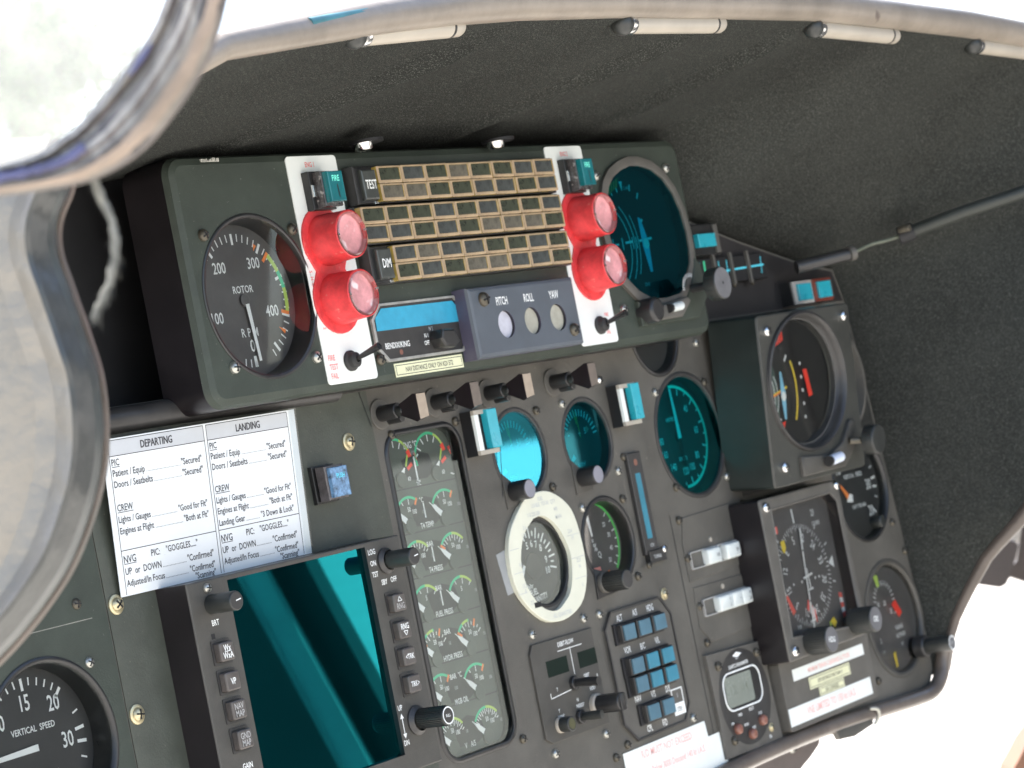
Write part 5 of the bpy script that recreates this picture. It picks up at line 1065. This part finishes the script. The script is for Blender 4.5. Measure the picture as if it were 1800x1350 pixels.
m = MB(); yz(m, [(82, -38), (86, -38), (97, -12), (103.5, 5), (100, 5), (93, -12)], [], 77.2, 77.9, M('unseen_door_trim', (.38, .37, .35), .6, ns=5, na=.2)); part('unseen_trim_strip', m, door)

# ================================================================ foreground: window frame ring, padded cover, frayed cord
ring_in = [(305, -90), (298, -40), (288, 0), (259, 64), (197, 149), (133, 221), (93, 250), (61, 272), (0, 290), (-90, 310)]
ring_ou = [(425, -90), (412, -40), (401, 0), (385, 60), (350, 140), (293, 221), (248, 269), (187, 307), (110, 330), (-90, 356)]
RI = smooth([(x, y, 0) for x, y in ring_in], 6); RO = smooth([(x, y, 0) for x, y in ring_ou], 6)
tan_ = M('scuffed_tan_leather', (.21, .165, .13), .55, ns=30, na=.45, bs=60, ba=.6)
gry_ = M('worn_grey_leather', (.15, .135, .115), .5, ns=45, na=.45, bs=80, ba=1.0, bd=.002, speck=(28, .56, (.05, .045, .045)))
pal_ = M('pale_worn_leather', (.27, .25, .215), .45, ns=35, na=.45, bs=80, ba=1.0, bd=.002)
blu_ = M('blue_thread', (.07, .075, .16), .6, ns=90, na=.4)
drk_ = M('dark_crack', (.10, .085, .08), .6, ns=60, na=.4)
ZR = 62.0
prof = [(0, 1.2), (.04, .4), (.10, .15), (.16, .25), (.22, .45), (.27, .1), (.36, -.25), (.45, -.42), (.52, -.30), (.58, -.48), (.68, -.5), (.78, -.38), (.88, -.1), (.95, .3), (1.0, 1.2)]
cm_ = [drk_, pal_, gry_, drk_, pal_, gry_, pal_, drk_, pal_, gry_, tan_, tan_, gry_, drk_]
rows = []
for i, (a, b) in enumerate(zip(RI, RO)):
    r = []
    for k, (s_, dz) in enumerate(prof):
        wob = .012*math.sin(i*.9+k*2)+.01*math.sin(i*2.3+k)
        q = a.lerp(b, min(1, max(0, s_+(wob if 0 < k < len(prof)-1 else 0)))); r.append(Vector(far(q.x, q.y, ZR+dz*.55)))
    rows.append(r)
fr = thing('window_frame', 'blurred worn leather-covered window frame curving across the upper left corner', 'window frame', *far(250, 200, ZR))
m = MB(); m.grid(rows, None, cm_); part('padding', m, fr, sm=60)
m = MB(); bl = [Vector(far(*(RI[i].lerp(RO[i], .36).xy), ZR-.25)) for i in range(36, 55)]; m.tube(bl, [.09+.06*math.sin(i*1.7)**2 for i in range(len(bl))], blu_, 8)
bl = [Vector(far(*(RI[i].lerp(RO[i], .12).xy), ZR-.05)) for i in range(19, 24)]; m.tube(bl, [.02, .06, .08, .06, .02], blu_, 8); part('stitching', m, fr, label='blue thread', sm=60)
m = MB(); pp = [Vector(far(p.x, p.y, ZR+.75)) for p in RI]+[Vector(far(-120, -90, ZR+.75))]; m.add(pp, [list(range(len(pp)))], PANE); part('pane', m, fr)

SIL = M('silver_grey_vinyl', (.24, .222, .19), .40, ns=0, bs=170, ba=.7, bd=.0012, metal=.2)
DKV = M('vinyl_dark_reflection', (.055, .058, .056), .32, ns=200, na=.1, bs=150, ba=.6, metal=.2)
TEV = M('vinyl_teal_reflection', (.045, .052, .050), .35, ns=200, na=.25)
BRW = M('brown_edge', (.09, .07, .055), .45, ns=40, na=.3)
edge = smooth([(x, y, 0) for x, y in [(150, 250), (138, 300), (131, 340), (112, 390), (112, 440), (132, 500), (163, 590), (184, 660), (193, 740), (190, 820), (172, 900), (138, 990), (95, 1060), (40, 1130), (-20, 1190), (-90, 1240)]], 6)
pf = [(0, 3.0, 0), (3, 1.6, 0), (7, .9, 0), (11, .9, 0), (16, .2, 0), (26, -.5, 0), (42, -1.0, 0), (56, -1.45, 0), (66, -1.65, 0), (76, -1.45, 0), (95, -1.0, 0), (130, -.9, 0), (200, -1.2, 0), (300, -1.3, 0), (420, -1.2, 0)]
cm2 = [BRW, BRW, BRW, TEV, TEV, DKV, DKV, DKV, SIL, SIL, SIL, SIL, SIL, SIL]  # dark strips inside the brown edge: the roll's dark reflection as colour
ZB = 80.0; rows = []
for i, p in enumerate(edge):
    a = edge[max(i-1, 0)]; b = edge[min(i+1, len(edge)-1)]; t_ = (b-a).normalized(); nn = Vector((-t_.y, t_.x, 0)); nn = nn if nn.x < 0 else -nn
    nn = (nn+Vector((-.9, 0, 0))).normalized()
    rows.append([Vector(far(p.x+nn.x*d, p.y+nn.y*d*(1 if d < 60 else 60/d), ZB+dz*.9+.05*math.sin(i*.7+d*.05))) for d, dz, _ in pf])
m = MB(); m.grid(rows, None, cm2)
pad = thing('padded_cover', 'bulging silver-grey vinyl padded cover with wrinkled edge at the left', 'padding', *far(60, 700, ZB)); part('vinyl_skin', m, pad, sm=60)

m = MB(); cp_ = smooth([far(x, y, ZR+1.2) for x, y in [(160, 300), (178, 345), (198, 395), (203, 440), (193, 490), (178, 525), (162, 556)]], 6); cp_ = [Vector(p) for p in cp_]
FIB = M('pale_grey_fibre', (.17, .17, .15), .8, ns=200, na=.3)
for k in range(5): m.tube([p+Vector((random.uniform(-.05, .05), random.uniform(-.05, .05), random.uniform(-.05, .05))) for p in cp_], [.07*(1-.75*max(0, (i/len(cp_)-.6))/.4) for i in range(len(cp_))], FIB, 6)
for k in range(520):
    i_ = random.randrange(len(cp_)-1); p = cp_[i_].lerp(cp_[i_+1], random.random()); d = Vector([random.gauss(0, 1) for _ in range(3)])*random.uniform(.04, .11)+Vector((0, -.10, 0)); m.tube([p, p+d*.6+Vector((random.uniform(-.02, .02), 0, 0)), p+d+Vector((0, -.08, 0))], [.006, .005, .003], FIB, 3)
single('frayed_cord', m, 'frayed grey cord hanging below the window frame in front of the dark hood', 'cord', *far(180, 420, ZR), sm=60)
